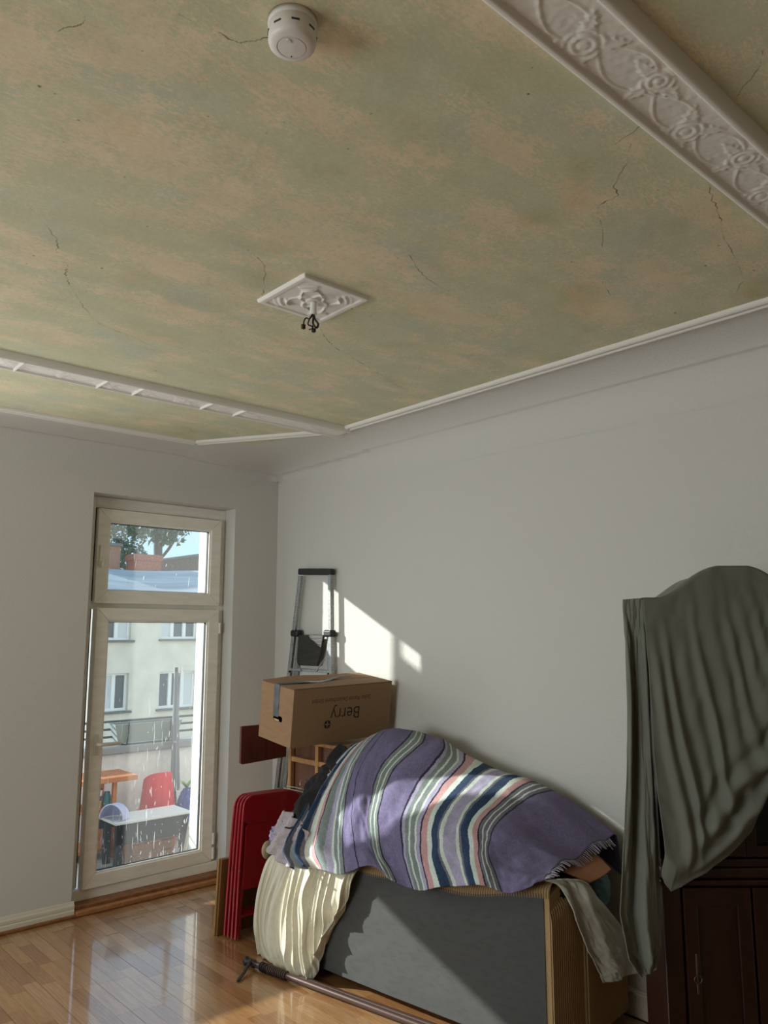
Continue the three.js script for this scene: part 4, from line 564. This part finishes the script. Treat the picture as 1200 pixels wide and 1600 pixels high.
  const cbm = std(0xffffff, 0.7, { map: woodTex(0x86552f, 14, 14) }), cb = thing('storage_crate', 'brown wooden crate pushed under the white balcony table', 'crate', [2.56, -0.029, -5.70]); for (let q = 0; q < 3; q++) mesh('slat', rbox(0, 0.32, 0.008 + q * 0.068, 0.068 + q * 0.068, 0.19, 0.205, 0.003), cbm, cb); mesh('side', rbox(0, 0.014, 0, 0.21, 0.02, 0.19, 0.002), cbm, cb); mesh('side', rbox(0.306, 0.32, 0, 0.21, 0.02, 0.19, 0.002), cbm, cb); mesh('bottom', rbox(0.014, 0.306, 0.001, 0.012, 0.02, 0.19, 0.002), cbm, cb);
  { // lilac plastic hood lying on its side
    const h = thing('plastic_hood', 'pale lilac plastic hood lying on the white balcony table', 'hood', [2.44, 0.29, -5.575]); const sh = (s, r) => sheet((u, v) => { const a = u * Math.PI, x = lerp(0, 0.13, v), rr = r * Math.sqrt(clamp(1 - Math.pow(Math.max(0, v - 0.45) / 0.56, 2))); return V(x - 0.02, 0.004 + Math.sin(a) * rr * 1.05, Math.cos(a) * rr); }, 28, 24, 0.004); mesh('shell', sh(1, 0.095), std(0xc6c8ea, 0.45, { side: THREE.DoubleSide }), h); mesh('rim', tube(Array.from({ length: 13 }, (_, i) => { const a = i / 12 * Math.PI; return [-0.02, 0.006 + Math.sin(a) * 0.1, Math.cos(a) * 0.096]; }), 0.005, 40, 8), std(0xd6d8f0, 0.45), h); h.rotation.y = 0.55; }
  tag(mesh('red_bottle', new THREE.LatheGeometry([[0, 0], [0.016, 0], [0.017, 0.03], [0.008, 0.045], [0.008, 0.06], [0, 0.06]].map((q) => new THREE.Vector2(...q)), 18).translate(2.55, 0.2905, -5.62), std(0xa8202a, 0.5)), 'small red bottle behind the lilac hood', 'bottle');
  { const c = thing('red_tub_chair', 'red plastic child chair with a curved back on the balcony', 'chair', [2.945, -0.029, -5.93]), rm = std(0xd3202c, 0.35, { side: THREE.DoubleSide });
    mesh('backrest', sheet((u, v) => { const a = lerp(0.35, Math.PI - 0.35, u), r = lerp(0.16, 0.125, v), hgt = lerp(0.24, 0.545 - 0.05 * Math.pow(Math.abs(u - 0.5) * 2, 3), v); return V(Math.cos(a) * r, hgt, Math.sin(a) * r * 0.9 - 0.04); }, 40, 20, 0.006), rm, c); mesh('seat', new THREE.CylinderGeometry(0.15, 0.145, 0.025, 32).translate(0, 0.25, 0), rm, c); for (const [x, z] of [[-0.1, -0.08], [0.1, -0.08], [-0.1, 0.08], [0.1, 0.08]]) mesh('leg', new THREE.CylinderGeometry(0.016, 0.02, 0.24, 12).translate(x * 1.05, 0.12, z), rm, c); }
  tag(mesh('blue_sack', crumple([3.20, 0.165, -5.93], [0.085, 0.18, 0.075], 51, 0.2, 1.8, 40), std(0x3c4c9c, 0.6)), 'dark blue sack behind the red chair on the balcony', 'sack');
  { const pl = thing('balcony_plant', 'green leafy plant growing above the blue sack', 'plant', [3.20, 0.345, -5.94]), gm = std(0x7fa35a, 0.7, { side: THREE.DoubleSide }), r = rngOf(8); for (let q = 0; q < 9; q++) { const a = r() * 6.28, L = 0.07 + r() * 0.05; mesh('leaf', sheet((u, v) => V((v - 0.5) * 0.03 * Math.sin(Math.PI * clamp(u * 0.95 + 0.03)), u * L * 0.8, u * u * L * 0.8), 6, 4, 0.001).rotateY(a), gm, pl); } }
  { const u = thing('closed_parasol', 'closed grey parasol standing in the balcony corner', 'parasol', [3.20, -0.029, -6.115]); mesh('canopy', (() => { const g = new THREE.CylinderGeometry(0.014, 0.034, 0.95, 36, 24).translate(0, 0.82, 0), p = g.attributes.position; for (let i = 0; i < p.count; i++) { const a = Math.atan2(p.getZ(i), p.getX(i)), k = 1 + 0.28 * Math.cos(a * 6 + p.getY(i) * 2); p.setX(i, p.getX(i) * k); p.setZ(i, p.getZ(i) * k); } g.computeVertexNormals(); return g; })(), std(0x8c9098, 0.9), u); mesh('pole', cyl(0.014, 0.014, 1.33, 14), iron, u); mesh('foot', cyl(0.06, 0.08, 0.05), conc, u); u.rotation.z = 0.03; }
  tag(mesh('pale_stick', bar([2.915, -0.028, -5.42], [3.0, 0.62, -5.36], 0.03, 0.018), std(0xe6dfcc, 0.7)), 'pale wooden stick leaning beside the balcony door', 'stick');
}
{ // narrow screen at the front rail, left of what the door shows; it cuts the sun that comes through the top light
  const g = thing('balcony_screen', 'narrow wooden privacy screen at the balcony rail, left of the door', 'screen', [0, -0.029, 0]), m = std(0xffffff, 0.7, { map: woodTex(0x8a6a4a, 14, 12) });
  mesh('post', rbox(1.17, 1.21, 0, 3.25, -6.17, -6.13, 0.004), m, g); mesh('post', rbox(0.84, 0.88, 0, 2.95, -6.17, -6.13, 0.004), m, g);
  for (let k = 0; k < 29; k++) mesh('slat', rbox(0.88, 1.17, 0.02 + k * 0.0985, 0.114 + k * 0.0985, -6.16, -6.145, 0.003), m, g);
}
// ---- house across the street, roofs and tree behind it
{
  const h = thing('house', 'beige rendered house with white windows across the street', 'house', [0, 0, 0]);
  const fac = std(0xffffff, 0.9, { map: tex(512, 512, (u, v) => { const n = fbm(u * 10, v * 10, 4) * 12; return [226 + n, 219 + n, 205 + n]; }, true, 0.12, 0.12) }), wf = std(0xf2f2f2, 0.5), wg = std(0x5d646c, 0.1), sill = std(0x777773, 0.7), cur = std(0xd9dde2, 0.8);
  const wins = [[8.28, 9.0, -0.43, 0.52, 2], [9.86, 10.95, -0.45, 0.52, 3], [8.28, 9.0, 1.37, 2.1, 2], [9.86, 10.95, 1.39, 2.1, 3]];
  for (const x of [5.2, 3.4, 12.3, 14.1]) for (const y of [-0.44, 1.38]) wins.push([x, x + 0.9, y, y + (y > 0 ? 0.72 : 0.95), 2]);
  mesh('facade', boxUV(poly(rect(-12, -8, 26, 2.30), wins.map(([a, b, c, d]) => rect(a, c, b, d)), 0.3).translate(0, 0, -20.3)), fac, h); mesh('inner_wall', box(-12, 26, -8, 2.3, -25.6, -20.6), fac, h);
  wins.forEach(([a, b, c, d, n], k) => {
    const f = mesh('window_frame', merge([...frame(a, c, b, d, 0.06, -20.2, -20.13, 0.006), ...Array.from({ length: n - 1 }, (_, i) => rbox(lerp(a, b, (i + 1) / n) - 0.05, lerp(a, b, (i + 1) / n) + 0.05, c, d, -20.2, -20.12, 0.006))]), wf, h);
    for (let i = 0; i < n; i++) mesh('pane', box(lerp(a, b, i / n) + 0.04, lerp(a, b, (i + 1) / n) - 0.04, c + 0.05, d - 0.05, -20.19, -20.18), (k + i) % 3 === 0 ? cur : wg, f);
    mesh('window_sill', rbox(a - 0.08, b + 0.08, c - 0.06, c - 0.005, -20.05, -19.9, 0.01), sill, h);
  });
  mesh('gutter', box(-12, 26, 2.28, 2.42, -20.1, -19.85), sill, h);
  const rf = std(0xffffff, 0.85, { map: tex(256, 256, (u, v) => { const n = fbm(u * 9, v * 4, 4) * 26; return [176 + n, 178 + n, 180 + n]; }) });
  mesh('roof', sheet((u, v) => V(lerp(-12, 26, u), lerp(2.42, 3.5, v) + 0.06 * Math.sin(u * 40), lerp(-19.9, -23.4, v)), 120, 8, 0.05), rf, h);
  const brick = (c, s) => std(0xffffff, 0.9, { map: tex(256, 256, (u, v, i, j) => { const q = hex(c), n = fbm(i / 12 + s, j / 6, 3) * 30; return [q[0] + n, q[1] + n * 0.8, q[2] + n * 0.8]; }, true, 0.5, 0.5) });
  tag(mesh('brick_chimney', merge([box(10.8, 11.72, 2.3, 3.85, -24.6, -24.0), box(10.76, 11.76, 3.85, 4.05, -24.64, -23.96)]), brick(0xb07058, 2)), 'red brick chimney block above the grey roof across the street', 'chimney');
  const dk = thing('brick_gable', 'dark brick gable wall behind the grey roof', 'building', [0, 0, 0]); mesh('wall', poly([[12.2, -8], [17.5, -8], [17.5, 4.95], [12.2, 3.98]], null, 0.6).translate(0, 0, -26.6), brick(0x77665c, 5), dk); mesh('coping', bar([12.15, 4.0, -26.3], [17.5, 4.99, -26.3], 0.7, 0.08), sill, dk);
  const db = thing('orange_brick_wall', 'orange brick wall end at the far left of the roofs', 'building', [0, 0, 0]); mesh('wall', box(8.2, 10.5, 2.3, 4.3, -25.0, -24.4), brick(0xa8806a, 9), db); mesh('coping', box(8.15, 10.55, 4.3, 4.38, -25.05, -24.35), sill, db);
  const t = thing('tree', 'large leafy tree rising behind the roofs', 'tree', [14.9, -8, -32.5]), bark = std(0x5d5148, 0.9);
  mesh('trunk', tube([[0.9, 0, 0], [0.85, 6, 0], [0.8, 11, 0.1], [0.75, 14.2, 0]], 0.19, 20, 10), bark, t);
  for (const [p, r] of [[[[0.8, 12, 0], [-0.2, 12.9, 0.1], [-1.4, 13.6, 0.2]], 0.09], [[[0.8, 12.6, 0], [1.4, 13.4, 0], [1.7, 14.2, 0.1]], 0.07], [[[0.8, 11.6, 0.1], [-0.6, 12.2, 0.3], [-2.0, 12.6, 0.3]], 0.08]]) mesh('branch', tube(p, r, 14, 7), bark, t);
  const r = rngOf(19), pos = [], nor = [];
  const blobs = [[-1.7, 13.2, 0, 1.3], [-0.9, 14.3, 0.2, 1.3], [0.3, 14.4, 0, 1.1], [1.3, 14.3, 0, 0.95], [-2.3, 12.3, 0.2, 1.0], [-0.7, 12.7, 0.3, 0.8], [-2.9, 14.0, 0, 1.2], [0.8, 15.4, 0, 1.2], [-1.2, 15.6, 0, 1.4], [-3.2, 12.6, 0, 0.9], [1.0, 13.7, 0.2, 0.4]];
  for (const [bx, by, bz, br] of blobs) for (let q = 0; q < 620 * br; q++) { const d = V(r() - 0.5, r() - 0.5, r() - 0.5).normalize().multiplyScalar(br * Math.pow(r(), 0.4)), s = 0.07 + r() * 0.07, a = V(r() - 0.5, r() - 0.5, r() - 0.5).normalize().multiplyScalar(s), b = V(r() - 0.5, r() - 0.5, r() - 0.5).normalize().multiplyScalar(s), c = V(bx, by, bz).add(d); for (const w of [a, b, a.clone().add(b).negate()]) pos.push(c.x + w.x, c.y + w.y, c.z + w.z); }
  const lg = new THREE.BufferGeometry(); lg.setAttribute('position', new THREE.Float32BufferAttribute(pos, 3)); lg.computeVertexNormals();
  mesh('foliage', lg, std(0x5c6e50, 0.8, { side: THREE.DoubleSide, transmission: 0.3, thickness: 0 }), t).userData.kind = 'stuff';
  struct('ground', box(-40, 60, -8.3, -8, -60, -5.02), std(0xb5b0a6, 0.9), 'pale street between the houses', 'street');
}
// ---------------------------------------------------------------- finish
scene.traverse((o) => { if (o.isMesh) { o.castShadow = true; o.receiveShadow = true; } });
renderer.render(scene, camera);
